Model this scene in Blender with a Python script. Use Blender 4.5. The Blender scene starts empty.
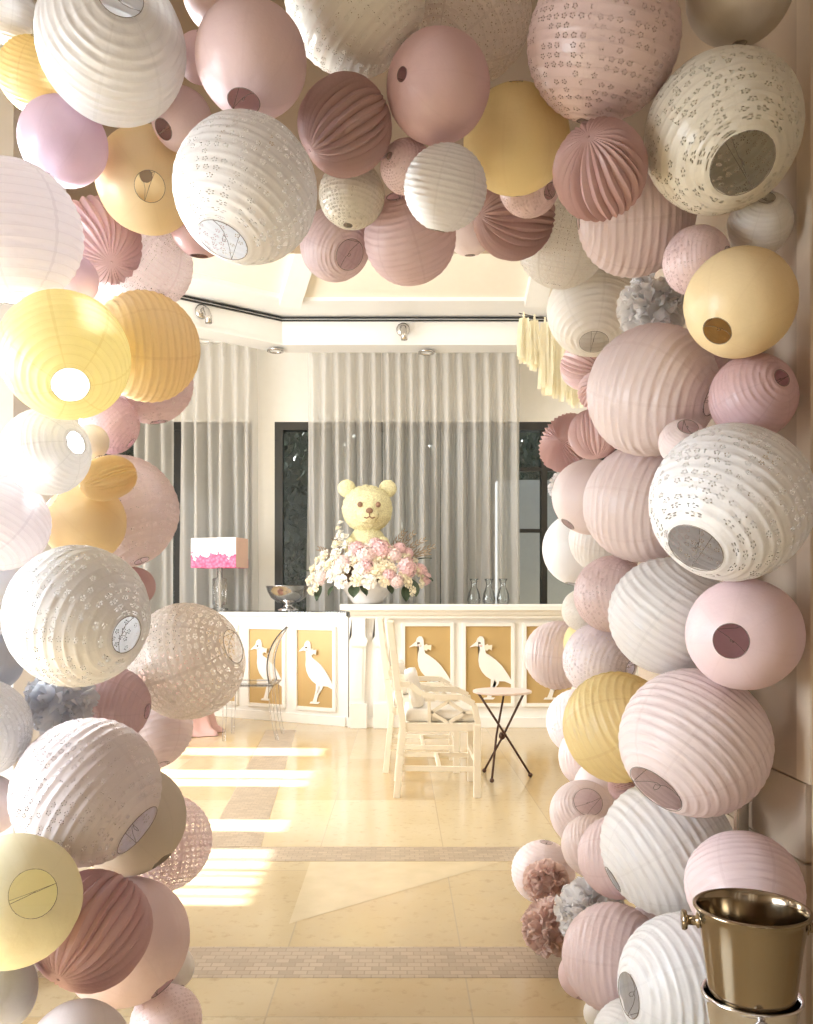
import bpy, bmesh, math, random
from math import sin, cos, pi, sqrt, radians
from mathutils import Vector, Matrix, noise
S = bpy.context.scene
COL = S.collection

# ------------------------------------------------------------------ camera, light, exposure
F = 870.0                                   # focal length in pixels of the 813 x 1024 frame
CAM_Z = 1.15
cam = bpy.data.cameras.new('camera'); cam_o = bpy.data.objects.new('camera', cam); COL.objects.link(cam_o)
cam.sensor_fit = 'AUTO'; cam.sensor_width = 36.0; cam.lens = F * 36.0 / 1024.0
cam.shift_x = 6.5 / 1024.0; cam.shift_y = 88.0 / 1024.0
cam_o.location = (0, 0, CAM_Z); cam_o.rotation_euler = (pi / 2, 0, 0)
cam.clip_start = 0.05; S.camera = cam_o

S.view_settings.view_transform = 'Standard'; S.view_settings.look = 'None'
S.view_settings.gamma = 1.0; S.view_settings.use_curve_mapping = False
S.view_settings.exposure = 0.0
cy = S.cycles
cy.use_denoising = True; cy.max_bounces = 10; cy.diffuse_bounces = 6; cy.glossy_bounces = 4
cy.transmission_bounces = 8; cy.transparent_max_bounces = 14; cy.sample_clamp_indirect = 6.0
cy.caustics_reflective = False; cy.caustics_refractive = False

W = bpy.data.worlds.new('sky'); S.world = W; W.use_nodes = True
W.node_tree.nodes['Background'].inputs[0].default_value = (0.78, 0.88, 1.0, 1)
W.node_tree.nodes['Background'].inputs[1].default_value = 1.5

def lamp(name, kind, loc, direction, power, color=(1, 1, 1), size=(1, 1), **kw):
    l = bpy.data.lights.new(name, kind); o = bpy.data.objects.new(name, l); COL.objects.link(o)
    o.location = loc; o.rotation_euler = Vector(direction).to_track_quat('-Z', 'Y').to_euler()
    l.energy = power; l.color = color
    if kind == 'AREA':
        l.shape = 'RECTANGLE'; l.size, l.size_y = size
    for k, v in kw.items(): setattr(l, k, v)
    return o

# the sun comes in through the panes of the inner room's left wall
lamp('sun', 'SUN', (-8, 5, 7), (1, -0.03, -0.87), 20.0, (1.0, 0.98, 0.95), angle=0.012)
# daylight at the windows: hall window on the left, glazed left pier, inner room's left windows
lamp('hall_window_daylight', 'AREA', (-2.42, 1.12, 1.15), (1, 0.16, -0.20), 44.0, (0.84, 0.92, 1.0), (1.5, 1.3), spread=radians(110))
lamp('pier_window_daylight', 'AREA', (-1.58, 2.90, 1.80), (0.5, -1, 0.0), 620.0, (1.0, 0.985, 0.98), (0.7, 0.54))
lamp('room_window_daylight', 'AREA', (-3.68, 5.6, 1.9), (1, 0.1, -0.05), 340.0, (0.95, 0.975, 1.0), (4.6, 2.2))
lamp('room_fill_light', 'AREA', (1.2, 5.6, 5.05), (0, 0.12, -1), 105.0, (0.98, 0.98, 1.0), (3.2, 3.0))  # fill light added under the closed ceiling to brighten the inner room
lamp('hall_lamp', 'AREA', (0.6, -0.6, 3.1), (0, 0.35, -1), 2.5, (1.0, 0.95, 0.9), (1.2, 1.2))

# ------------------------------------------------------------------ materials
def new_mat(name):
    m = bpy.data.materials.new(name); m.use_nodes = True
    nt = m.node_tree; nt.nodes.clear()
    out = nt.nodes.new('ShaderNodeOutputMaterial')
    return m, nt, out
class G:
    """small helper for node graphs"""
    def __init__(s, nt): s.nt = nt
    def node(s, t, **kw):
        n = s.nt.nodes.new(t)
        for k, v in kw.items(): setattr(n, k, v)
        return n
    def link(s, a, b): s.nt.links.new(a, b)
    def put(s, sock, v):
        if isinstance(v, bpy.types.NodeSocket): s.link(v, sock)
        else: sock.default_value = v
    def m(s, op, a, b=0.0, c=0.0):
        n = s.node('ShaderNodeMath', operation=op)
        s.put(n.inputs[0], a); s.put(n.inputs[1], b); s.put(n.inputs[2], c)
        return n.outputs[0]
    def mix(s, f, a, b, t='MIX'):
        n = s.node('ShaderNodeMix', data_type='RGBA', blend_type=t)
        s.put(n.inputs[0], f); s.put(n.inputs[6], a); s.put(n.inputs[7], b)
        return n.outputs[2]
    def noise(s, scale, detail=2.0, vec=None, rough=0.5):
        n = s.node('ShaderNodeTexNoise'); n.inputs['Scale'].default_value = scale
        n.inputs['Detail'].default_value = detail; n.inputs['Roughness'].default_value = rough
        if vec is not None: s.link(vec, n.inputs['Vector'])
        return n.outputs['Fac']
def c4(c): return (c[0], c[1], c[2], 1.0)
def coords(g, which='Object'): return g.node('ShaderNodeTexCoord').outputs[which]

def mat(name, col, rough=0.5, metal=0.0, var=0.06, scale=14.0, bump=0.0, bscale=60.0, spec=0.5, trans=0.0, coat=0.0, alpha=1.0):
    """plain surface with a slight procedural variation of its colour"""
    m, nt, out = new_mat(name); g = G(nt)
    b = g.node('ShaderNodeBsdfPrincipled'); oc = coords(g)
    nz = g.noise(scale, 3.0, oc)
    dark = tuple(max(0, c * (1 - var)) for c in col); lite = tuple(min(1, c * (1 + var)) for c in col)
    g.link(g.mix(nz, c4(dark), c4(lite)), b.inputs['Base Color'])
    b.inputs['Roughness'].default_value = rough; b.inputs['Metallic'].default_value = metal
    b.inputs['Specular IOR Level'].default_value = spec
    b.inputs['Transmission Weight'].default_value = trans; b.inputs['Coat Weight'].default_value = coat
    b.inputs['Alpha'].default_value = alpha
    if bump:
        bn = g.node('ShaderNodeBump'); bn.inputs['Strength'].default_value = bump; bn.inputs['Distance'].default_value = 0.01
        g.link(g.noise(bscale, 4.0, oc), bn.inputs['Height']); g.link(bn.outputs[0], b.inputs['Normal'])
    g.link(b.outputs[0], out.inputs[0])
    return m

def clear_mat(name, tint=(0.95, 0.97, 0.98), edge=0.35, rough=0.03, side=.8):
    """thin clear glass or acrylic: see-through face on, glossy and darker at the edges"""
    m, nt, out = new_mat(name); g = G(nt)
    lw = g.node('ShaderNodeLayerWeight'); lw.inputs[0].default_value = edge
    t = g.node('ShaderNodeBsdfTransparent'); t.inputs[0].default_value = c4(tint)
    t2 = g.node('ShaderNodeBsdfTransparent'); t2.inputs[0].default_value = c4(tuple(c * side for c in tint))
    gl = g.node('ShaderNodeBsdfGlossy'); gl.inputs['Roughness'].default_value = rough
    a = g.node('ShaderNodeMixShader'); b = g.node('ShaderNodeMixShader')
    g.link(g.m('POWER', lw.outputs['Facing'], 2.0), a.inputs[0]); g.link(t.outputs[0], a.inputs[1]); g.link(t2.outputs[0], a.inputs[2])
    nz = g.noise(20.0, 1.0, coords(g))
    g.link(g.m('MULTIPLY_ADD', lw.outputs['Fresnel'], 0.7, g.m('MULTIPLY', nz, 0.03)), b.inputs[0])
    g.link(a.outputs[0], b.inputs[1]); g.link(gl.outputs[0], b.inputs[2])
    g.link(b.outputs[0], out.inputs[0])
    return m

def paper_mat(name, col, ribs=16, holes=None, trans=0.24, gloss=0.05, grain=1.0):
    """rice paper on a wire spiral: wires, overlapped paper seams and, for eyelet paper, punched flowers"""
    m, nt, out = new_mat(name); g = G(nt)
    uv = g.node('ShaderNodeUVMap'); sp = g.node('ShaderNodeSeparateXYZ'); g.link(uv.outputs[0], sp.inputs[0])
    U, V = sp.outputs[0], sp.outputs[1]
    oc = coords(g)
    wire = g.m('LESS_THAN', g.m('ABSOLUTE', g.m('SUBTRACT', g.m('FRACT', g.m('MULTIPLY', V, float(ribs))), 0.5)), 0.05) if ribs else 0.0
    seam = g.m('MULTIPLY', g.m('LESS_THAN', g.m('FRACT', g.m('ADD', g.m('MULTIPLY', U, 7.0), 0.03)), 0.06), 1.0 if ribs else 0.5)
    nz = g.noise(9.0, 3.0, oc); fine = g.noise(70.0, 3.0, oc)
    base = g.mix(nz, c4(tuple(c * 0.965 for c in col)), c4(tuple(min(1, c * 1.03) for c in col)))
    base = g.mix(g.m('MULTIPLY', wire, 0.10), base, c4(tuple(c * 0.7 for c in col)))
    base = g.mix(g.m('MULTIPLY', seam, 0.06), base, c4(tuple(c * 0.85 for c in col)))
    deep = tuple(c ** 1.5 for c in col)
    tcol = g.mix(g.m('MULTIPLY', g.m('MAXIMUM', g.m('MULTIPLY', wire, 0.6), seam), 0.40), c4(col), c4(tuple(c * c * 0.75 for c in deep)))
    bp = g.node('ShaderNodeBump'); bp.inputs['Strength'].default_value = 0.25 * grain; bp.inputs['Distance'].default_value = 0.004
    g.link(g.m('ADD', fine, g.noise(28.0, 3.0, oc)), bp.inputs['Height'])
    di = g.node('ShaderNodeBsdfDiffuse'); tr = g.node('ShaderNodeBsdfTranslucent'); gl = g.node('ShaderNodeBsdfGlossy')
    gl.inputs['Roughness'].default_value = 0.32
    g.link(base, di.inputs[0]); g.link(tcol, tr.inputs[0])
    for n in (di, tr, gl): g.link(bp.outputs[0], n.inputs['Normal'])
    a = g.node('ShaderNodeMixShader'); a.inputs[0].default_value = trans
    g.link(di.outputs[0], a.inputs[1]); g.link(tr.outputs[0], a.inputs[2])
    b = g.node('ShaderNodeMixShader'); b.inputs[0].default_value = gloss
    g.link(a.outputs[0], b.inputs[1]); g.link(gl.outputs[0], b.inputs[2])
    last = b.outputs[0]
    if holes:
        M, size, pet, cover = holes
        # rows of punched five-petal flowers, as many per row as the row is long
        vm = g.m('MULTIPLY', V, float(M)); row = g.m('FLOOR', vm); fv = g.m('SUBTRACT', g.m('FRACT', vm), 0.5)
        lat = g.m('SINE', g.m('MULTIPLY', g.m('ADD', row, 0.5), pi / M))
        n = g.m('ROUND', g.m('MULTIPLY', lat, 2.0 * M))
        un = g.m('ADD', g.m('MULTIPLY', U, n), g.m('MULTIPLY', row, 0.5))
        fu = g.m('SUBTRACT', g.m('FRACT', un), 0.5)
        cellv = g.node('ShaderNodeCombineXYZ'); g.link(g.m('FLOOR', un), cellv.inputs[0]); g.link(row, cellv.inputs[1])
        wn = g.node('ShaderNodeTexWhiteNoise', noise_dimensions='2D'); g.link(cellv.outputs[0], wn.inputs['Vector'])
        rho = g.m('SQRT', g.m('ADD', g.m('MULTIPLY', fu, fu), g.m('MULTIPLY', fv, fv)))
        ang = g.m('ADD', g.m('ARCTAN2', fv, fu), g.m('MULTIPLY', wn.outputs['Value'], 6.0))
        st = 2 * pi / 5
        aa = g.m('SUBTRACT', g.m('FLOORED_MODULO', ang, st), st / 2)
        px = g.m('SUBTRACT', g.m('MULTIPLY', rho, g.m('COSINE', aa)), size); py = g.m('MULTIPLY', rho, g.m('SINE', aa))
        petal = g.m('LESS_THAN', g.m('ADD', g.m('MULTIPLY', px, px), g.m('MULTIPLY', py, py)), pet * pet)
        hole = g.m('MAXIMUM', petal, g.m('LESS_THAN', rho, pet * 0.55))
        hole = g.m('MULTIPLY', hole, g.m('LESS_THAN', wn.outputs['Value'], cover))
        hole = g.m('MULTIPLY', hole, g.m('SUBTRACT', 1.0, seam))
        tp = g.node('ShaderNodeBsdfTransparent')
        h = g.node('ShaderNodeMixShader'); g.link(hole, h.inputs[0]); g.link(last, h.inputs[1]); g.link(tp.outputs[0], h.inputs[2])
        last = h.outputs[0]
    g.link(last, out.inputs[0])
    return m

PAPER = {
    'white': (.87, .87, .885), 'glaring': (.92, .92, .93), 'cream': (.86, .83, .77), 'olive': (.74, .71, .62), 'beige': (.79, .72, .67), 'beigel': (.85, .79, .73),
    'palecream': (.90, .88, .86), 'palepink': (.90, .80, .805), 'pinkw': (.84, .70, .72), 'pink': (.84, .67, .695), 'pinkd': (.76, .55, .57),
    'dusty': (.76, .61, .615), 'dustyl': (.80, .68, .685), 'pinkl': (.84, .71, .71), 'lavender': (.82, .66, .77), 'lavenderl': (.89, .82, .87),
    'palelav': (.91, .88, .91), 'rose': (.63, .43, .43), 'roselight': (.76, .56, .55), 'olived': (.58, .52, .44), 'rosel': (.67, .50, .525), 'rosebrown': (.54, .37, .35), 'yellow': (.94, .80, .43),
    'gold': (.87, .71, .43), 'lemon': (.97, .90, .58), 'lemonp': (.91, .86, .62), 'grey': (.80, .82, .87), 'greyd': (.58, .59, .63),
    'greywhite': (.93, .94, .97), 'mauve': (.72, .65, .66), 'rosetissue': (.80, .65, .60),
}
_pm = {}
def paper(kind, c):
    k = (kind, c)
    if k not in _pm:
        col = PAPER[c]; nm = c + '_' + {'R': 'ribbed', 'S': 'smooth', 'E': 'eyelet', 'L': 'lace', 'A': 'pleated', 'F': 'rosette', 'T': 'tissue'}[kind] + '_paper'
        if kind == 'R': m = paper_mat(nm, col, 20, trans=.5 if c in ('lemon', 'palelav', 'glaring') else .36 if c == 'yellow' else .24)
        elif kind == 'S': m = paper_mat(nm, col, 0, grain=0.7, trans=.15)
        elif kind == 'E': m = paper_mat(nm, col, 20, (26, 0.25, 0.088, 0.66), gloss=0.08, trans=.12)
        elif kind == 'L': m = paper_mat(nm, col, 20, (24, 0.27, 0.115, 1.1), trans=0.45)
        elif kind == 'T': m = paper_mat(nm, tuple(min(.96, x * 1.06) for x in col), 0, trans=0.55, gloss=0.02, grain=.4)
        else: m = paper_mat(nm, col, 0, trans=0.22, gloss=0.04, grain=0.6)
        _pm[k] = m
    return _pm[k]

M_wire = mat('lantern_wire', (.26, .22, .19), .45, .6)
M_wall = mat('plaster_cream', (.90, .87, .805), .7, var=.03, bump=.05)
M_white = mat('white_paint', (.88, .87, .85), .45, var=.02)
M_cwhite = mat('counter_white', (.87, .855, .82), .4, var=.03)
M_ceil = mat('ceiling_panel_cream', (.85, .79, .68), .8, var=.03)
M_stone = mat('beige_stone', (.47, .38, .29), .6, var=.10, scale=5, bump=.05, bscale=20)
M_trim = mat('beige_trim', (.60, .50, .39), .5, var=.04)
M_black = mat('black_metal', (.03, .03, .03), .35, .6)
M_dframe = mat('dark_window_frame', (.035, .034, .03), .4, .2)
M_steel = mat('brushed_steel', (.60, .57, .54), .25, 1.0, var=.10, scale=30)
M_silver = mat('polished_silver', (.72, .71, .72), .13, 1.0, var=.05)
M_gold = mat('gold_wood_panel', (.56, .39, .17), .35, .15, var=.10, scale=3.0)
M_chair = mat('cream_lacquer', (.88, .82, .70), .4, var=.03)
M_cushion = mat('white_cushion', (.88, .85, .80), .8, var=.03, bump=.15)
M_glass = clear_mat('clear_glass', edge=0.3, side=.6)
M_acryl = clear_mat('clear_acrylic', (.985, .985, .99), edge=0.30, side=.93)
M_pane = clear_mat('window_glass', (.90, .93, .93), edge=0.12)
M_dark = mat('dark_iron', (.11, .065, .05), .45, .6)
M_pinktop = mat('pink_white_tabletop', (.90, .76, .72), .3, var=.08, scale=18)
M_bear = mat('yellow_flower_fur', (.92, .71, .40), .9, var=.6, scale=75, bump=.7, bscale=130)
M_brown = mat('brown_felt', (.25, .14, .09), .7)
M_bowl = mat('white_ceramic', (.88, .85, .82), .25, var=.02)
M_leaf = mat('dark_green_leaf', (.06, .09, .05), .45, var=.3, scale=30)
M_twig = mat('dried_fern', (.33, .25, .17), .8, var=.3)
M_hedge = mat('hedge_leaf', (.035, .05, .03), .35, var=.5, scale=9, spec=.6)
M_pinkcloth = mat('dusty_pink_satin', (.66, .42, .40), .4, var=.06)
M_blush = mat('blush_pink', (.85, .55, .53), .6)
M_tassel = None

def curtain_mat():
    """thin voile: what stands behind it shows faintly"""
    m, nt, out = new_mat('sheer_cream_voile'); g = G(nt); oc = coords(g)
    nz = g.noise(40.0, 3.0, oc)
    col = g.mix(nz, (.84, .815, .775, 1), (.89, .87, .83, 1))
    di = g.node('ShaderNodeBsdfDiffuse'); tr = g.node('ShaderNodeBsdfTranslucent'); tp = g.node('ShaderNodeBsdfTransparent')
    g.link(col, di.inputs[0]); g.link(col, tr.inputs[0])
    a = g.node('ShaderNodeMixShader'); a.inputs[0].default_value = .14; g.link(di.outputs[0], a.inputs[1]); g.link(tr.outputs[0], a.inputs[2])
    b = g.node('ShaderNodeMixShader'); b.inputs[0].default_value = .42; g.link(a.outputs[0], b.inputs[1]); g.link(tp.outputs[0], b.inputs[2])
    g.link(b.outputs[0], out.inputs[0]); return m
M_curtain = curtain_mat()

def floor_mat():
    m, nt, out = new_mat('polished_yellow_marble'); g = G(nt); oc = coords(g)
    b = g.node('ShaderNodeBsdfPrincipled')
    mp = g.node('ShaderNodeMapping'); g.link(oc, mp.inputs[0]); mp.inputs['Location'].default_value = (.37, .2, 0)
    br = g.node('ShaderNodeTexBrick'); g.link(mp.outputs[0], br.inputs[0])
    br.offset = 0.0; br.inputs['Scale'].default_value = 1.0; br.inputs['Brick Width'].default_value = .57; br.inputs['Row Height'].default_value = 1.30
    br.inputs['Mortar Size'].default_value = .0025; br.inputs['Mortar Smooth'].default_value = 0.0; br.inputs['Bias'].default_value = -.1
    br.inputs['Color1'].default_value = (.60, .48, .29, 1); br.inputs['Color2'].default_value = (.50, .35, .16, 1); br.inputs['Mortar'].default_value = (.42, .33, .2, 1)
    v1 = g.noise(3.2, 6.0, oc, .62); v2 = g.noise(24.0, 5.0, oc, .6)
    c = g.mix(g.m('MULTIPLY', v1, .55), br.outputs[0], (.62, .53, .37, 1))
    rp = g.node('ShaderNodeMapRange'); g.link(v2, rp.inputs[0]); rp.inputs[1].default_value = .56; rp.inputs[2].default_value = .75
    c = g.mix(g.m('MULTIPLY', rp.outputs[0], .6), c, (.38, .27, .14, 1))
    g.link(c, b.inputs['Base Color'])
    g.link(g.m('MULTIPLY_ADD', v2, .10, .09), b.inputs['Roughness']); b.inputs['Specular IOR Level'].default_value = .6
    g.link(b.outputs[0], out.inputs[0]); return m
M_floor = floor_mat()

def mosaic_mat():
    m, nt, out = new_mat('small_tumbled_mosaic'); g = G(nt); oc = coords(g)
    b = g.node('ShaderNodeBsdfPrincipled')
    br = g.node('ShaderNodeTexBrick'); g.link(oc, br.inputs[0]); br.offset = .5
    br.inputs['Scale'].default_value = 1.0; br.inputs['Brick Width'].default_value = .044; br.inputs['Row Height'].default_value = .029
    br.inputs['Mortar Size'].default_value = .0022; br.inputs['Bias'].default_value = 0
    br.inputs['Color1'].default_value = (.50, .40, .29, 1); br.inputs['Color2'].default_value = (.34, .26, .18, 1); br.inputs['Mortar'].default_value = (.30, .22, .15, 1)
    c = g.mix(g.m('MULTIPLY', g.noise(8.0, 4.0, oc), .5), br.outputs[0], (.52, .43, .32, 1))
    g.link(c, b.inputs['Base Color']); b.inputs['Roughness'].default_value = .38
    bp = g.node('ShaderNodeBump'); bp.inputs['Strength'].default_value = .4; bp.inputs['Distance'].default_value = .003; bp.invert = True
    g.link(br.outputs['Fac'], bp.inputs['Height']); g.link(bp.outputs[0], b.inputs['Normal'])
    g.link(b.outputs[0], out.inputs[0]); return m
M_mosaic = mosaic_mat()

def floral_mat():
    """printed lamp shade: white above, pink flowers along the lower half"""
    m, nt, out = new_mat('pink_floral_print'); g = G(nt); oc = coords(g)
    sp = g.node('ShaderNodeSeparateXYZ'); g.link(oc, sp.inputs[0])
    vo = g.node('ShaderNodeTexVoronoi'); vo.inputs['Scale'].default_value = 34.0; g.link(oc, vo.inputs['Vector'])
    nz = g.noise(13.0, 4.0, oc)
    low = g.m('LESS_THAN', g.m('ADD', sp.outputs[2], g.m('MULTIPLY', g.m('SUBTRACT', nz, .5), .28)), -.03)
    few = g.m('LESS_THAN', vo.outputs['Distance'], .13)
    col = g.mix(vo.outputs['Distance'], (.88, .30, .47, 1), (.52, .05, .17, 1))
    c = g.mix(g.m('MAXIMUM', low, g.m('MULTIPLY', few, g.m('LESS_THAN', sp.outputs[2], .09))), (.90, .85, .85, 1), col)
    b = g.node('ShaderNodeBsdfPrincipled'); g.link(c, b.inputs['Base Color']); b.inputs['Roughness'].default_value = .8
    g.link(b.outputs[0], out.inputs[0]); return m
M_floral = floral_mat()

# ------------------------------------------------------------------ mesh helpers
def obj(name, bm, m, parent=None, smooth=False, loc=None, rot=None):
    me = bpy.data.meshes.new(name); bm.normal_update(); bm.to_mesh(me); bm.free()
    if m: me.materials.append(m)
    if smooth:
        for p in me.polygons: p.use_smooth = True
    o = bpy.data.objects.new(name, me); COL.objects.link(o)
    if parent: o.parent = parent
    if loc is not None: o.location = loc
    if rot is not None: o.rotation_euler = rot
    return o
def thing(name, label, cat, loc=(0, 0, 0), rotz=0.0, group=None):
    o = bpy.data.objects.new(name, None); COL.objects.link(o); o.empty_display_size = .05
    o.location = loc; o.rotation_euler = (0, 0, rotz); o['label'] = label; o['category'] = cat
    if group: o['group'] = group
    return o
def tag(o, label, cat, group=None):
    o['label'] = label; o['category'] = cat
    if group: o['group'] = group
    return o
def struct(name, bm, m, **kw):
    o = obj(name, bm, m, **kw)
    if o.parent is None: o['kind'] = 'structure'
    return o
def box(bm, x0, x1, y0, y1, z0, z1, bev=0.0, mtx=None):
    r = bmesh.ops.create_cube(bm, size=1.0); vs = r['verts']
    for v in vs: v.co = Vector(((x0 + x1) / 2 + v.co.x * (x1 - x0), (y0 + y1) / 2 + v.co.y * (y1 - y0), (z0 + z1) / 2 + v.co.z * (z1 - z0)))
    if bev:
        es = list({e for v in vs for e in v.link_edges})
        r = bmesh.ops.bevel(bm, geom=es, offset=bev, segments=2, affect='EDGES', profile=.7); vs = list({v for f in r['faces'] for v in f.verts} | set(v for v in vs if v.is_valid))
    if mtx: bmesh.ops.transform(bm, matrix=mtx, verts=vs)
    return vs
def boxm(*a, **k):
    bm = bmesh.new(); box(bm, *a, **k); return bm
def beam(bm, a, b, w, h, up=(0, 0, 1), bev=0.0):
    """square bar from a to b"""
    a, b = Vector(a), Vector(b); d = b - a; L = d.length; z = d.normalized(); u = Vector(up)
    if abs(z.dot(u)) > .99: u = Vector((1, 0, 0))
    x = u.cross(z).normalized(); y = z.cross(x)
    M = Matrix((x, y, z)).transposed().to_4x4(); M.translation = a
    box(bm, -w / 2, w / 2, -h / 2, h / 2, 0, L, bev, M)
def tube(bm, pts, r, seg=8, closed=False, cap=True):
    pts = [Vector(p) for p in pts]; n = len(pts); rings = []; prev = None
    for i, p in enumerate(pts):
        if closed: t = pts[(i + 1) % n] - pts[i - 1]
        else: t = pts[min(i + 1, n - 1)] - pts[max(i - 1, 0)]
        t.normalize()
        if prev is None:
            u = Vector((0, 0, 1)) if abs(t.z) < .9 else Vector((1, 0, 0)); u = (u - t * u.dot(t)).normalized()
        else:
            u = prev - t * prev.dot(t); u = u.normalized() if u.length > 1e-6 else prev
        prev = u; w = t.cross(u); rr = r[i] if isinstance(r, (list, tuple)) else r
        rings.append([bm.verts.new(p + (u * cos(2 * pi * k / seg) + w * sin(2 * pi * k / seg)) * rr) for k in range(seg)])
    for i in range(n if closed else n - 1):
        a, b = rings[i], rings[(i + 1) % n]
        for k in range(seg): bm.faces.new((a[k], a[(k + 1) % seg], b[(k + 1) % seg], b[k]))
    if cap and not closed:
        bm.faces.new(rings[0][::-1]); bm.faces.new(rings[-1])
def lathe(bm, prof, seg=48, ctr=(0, 0), cap0=False, cap1=False):
    rings = []
    for r, z in prof: rings.append([bm.verts.new((ctr[0] + r * cos(2 * pi * k / seg), ctr[1] + r * sin(2 * pi * k / seg), z)) for k in range(seg)])
    for i in range(len(rings) - 1):
        a, b = rings[i], rings[i + 1]
        for k in range(seg): bm.faces.new((a[k], a[(k + 1) % seg], b[(k + 1) % seg], b[k]))
    if cap0: bm.faces.new(rings[0][::-1])
    if cap1: bm.faces.new(rings[-1])
def prism(bm, poly, y0, y1):
    """outline in x-z pushed from y0 to y1"""
    a = [bm.verts.new((x, y0, z)) for x, z in poly]; b = [bm.verts.new((x, y1, z)) for x, z in poly]
    n = len(poly); f1 = bm.faces.new(a); f2 = bm.faces.new(b[::-1])
    for i in range(n): bm.faces.new((a[i], b[i], b[(i + 1) % n], a[(i + 1) % n]))
    bmesh.ops.triangulate(bm, faces=[f1, f2]); bmesh.ops.recalc_face_normals(bm, faces=bm.faces[:])
def ball(bm, c, r, seg=20, ring=12, sc=(1, 1, 1)):
    x = bmesh.ops.create_uvsphere(bm, u_segments=seg, v_segments=ring, radius=r)
    for v in x['verts']: v.co = Vector((c[0] + v.co.x * sc[0], c[1] + v.co.y * sc[1], c[2] + v.co.z * sc[2]))
def at(px, py, d): return Vector(((px - 400) / F * d, d, CAM_Z - (py - 600) / F * d))

# ------------------------------------------------------------------ the setting
struct('floor', boxm(-5, 5.5, -3, 12, -.1, 0), M_floor)
struct('trim_1', boxm(-1.02, 4.0, 3.83, 4.05, -.01, .0012), M_mosaic)['label'] = 'far mosaic band across the marble floor'
struct('trim_2', boxm(-3.0, 3.0, 2.647, 2.883, -.01, .0012), M_mosaic)['label'] = 'near mosaic band across the marble floor'
bm = bmesh.new(); beam(bm, (-.78, 4.055, -.0035), (-1.05, 7.7, -.0035), .26, .009)
struct('trim_3', bm, M_mosaic)['label'] = 'mosaic band running away from us on the left'

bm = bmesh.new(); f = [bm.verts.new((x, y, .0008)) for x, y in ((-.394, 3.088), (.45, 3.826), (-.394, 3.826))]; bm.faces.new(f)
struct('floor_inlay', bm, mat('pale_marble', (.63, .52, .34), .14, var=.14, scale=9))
# back wall of the inner room with two dark windows
WZ = 3.146; BY = 9.75
bm = bmesh.new()
box(bm, -3.9, 4.6, BY, BY + .25, WZ, 5.4); box(bm, -3.9, 4.6, BY, BY + .25, 0, .45)
box(bm, -3.9, -3.35, BY, BY + .25, .45, WZ); box(bm, -1.66, -1.405, BY, BY + .25, .45, WZ); box(bm, 2.6, 4.6, BY, BY + .25, .45, WZ)
struct('wall_back', bm, M_wall)
def window(name, x0, x1, z0, z1, y, mull, bars=()):
    bm = bmesh.new(); w = .09
    for a, b in ((x0, x0 + w), (x1 - w, x1)): box(bm, a, b, y - .02, y + .12, z0, z1)
    for a, b in ((z0, z0 + w), (z1 - w, z1)): box(bm, x0 + w, x1 - w, y - .02, y + .12, a, b)
    for x in mull: box(bm, x - .035, x + .035, y, y + .1, z0 + w, z1 - w)
    for xa, xb, z in bars: box(bm, xa, xb, y + .01, y + .09, z - .02, z + .02)
    o = struct(name, bm, M_dframe)
    p = obj('window_pane', boxm(x0 + w * .5, x1 - w * .5, y + .045, y + .055, z0 + w * .5, z1 - w * .5), M_pane, o)
    return o
window('window_1', -1.405, 2.6, .45, WZ, BY + .02, (-.35, .75, 1.62), ((1.35, 2.5, 1.93), (1.35, 2.5, 2.62)))
window('window_2', -3.35, -1.66, .45, WZ, BY + .02, (-2.5,))
# pale outbuilding seen through the right-hand panes, hedge outside the windows
tag(obj('garden_wall', boxm(1.3, 4.6, 11.6, 11.9, -.1, 2.75), mat('grey_render', (.42, .43, .45), .8)), 'pale grey garden wall seen through the right window pane', 'wall')['kind'] = 'structure'
random.seed(4)
bm = bmesh.new()
for i in range(11000):
    x = random.uniform(-4.6, 3.4); y = random.uniform(12.2, 12.9); z = random.uniform(-.1, 4.5)
    
    s = random.uniform(.035, .085)
    M = Matrix.Translation((x, y, z)) @ Matrix.Rotation(random.uniform(0, 6.3), 4, 'Z') @ Matrix.Rotation(random.uniform(-1.3, 1.3), 4, 'X')
    vs = [bm.verts.new(M @ Vector(p)) for p in ((-s * .5, 0, 0), (0, 0, -s), (s * .5, 0, 0), (0, .3 * s, s))]
    bm.faces.new((vs[0], vs[1], vs[2])); bm.faces.new((vs[0], vs[2], vs[3]))
box(bm, -4.6, 3.4, 12.95, 13.1, -.1, 4.3)
h = obj('hedge', bm, M_hedge); tag(h, 'dense dark hedge outside the windows behind the curtains', 'hedge'); h['kind'] = 'stuff'
tag(obj('sun_block_wall', boxm(-5.2, -4.9, 10.1, 14.0, -.2, 5.5), M_wall), 'unseen added wall keeping the sun off the hedge', 'wall')['kind'] = 'structure'  # added out of view to block the sun from the hedge
tag(obj('lawn', boxm(-9, 9, 10, 22, -.25, -.12), mat('lawn_green', (.08, .13, .05), .9)), 'lawn outside', 'lawn')['kind'] = 'structure'

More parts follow.
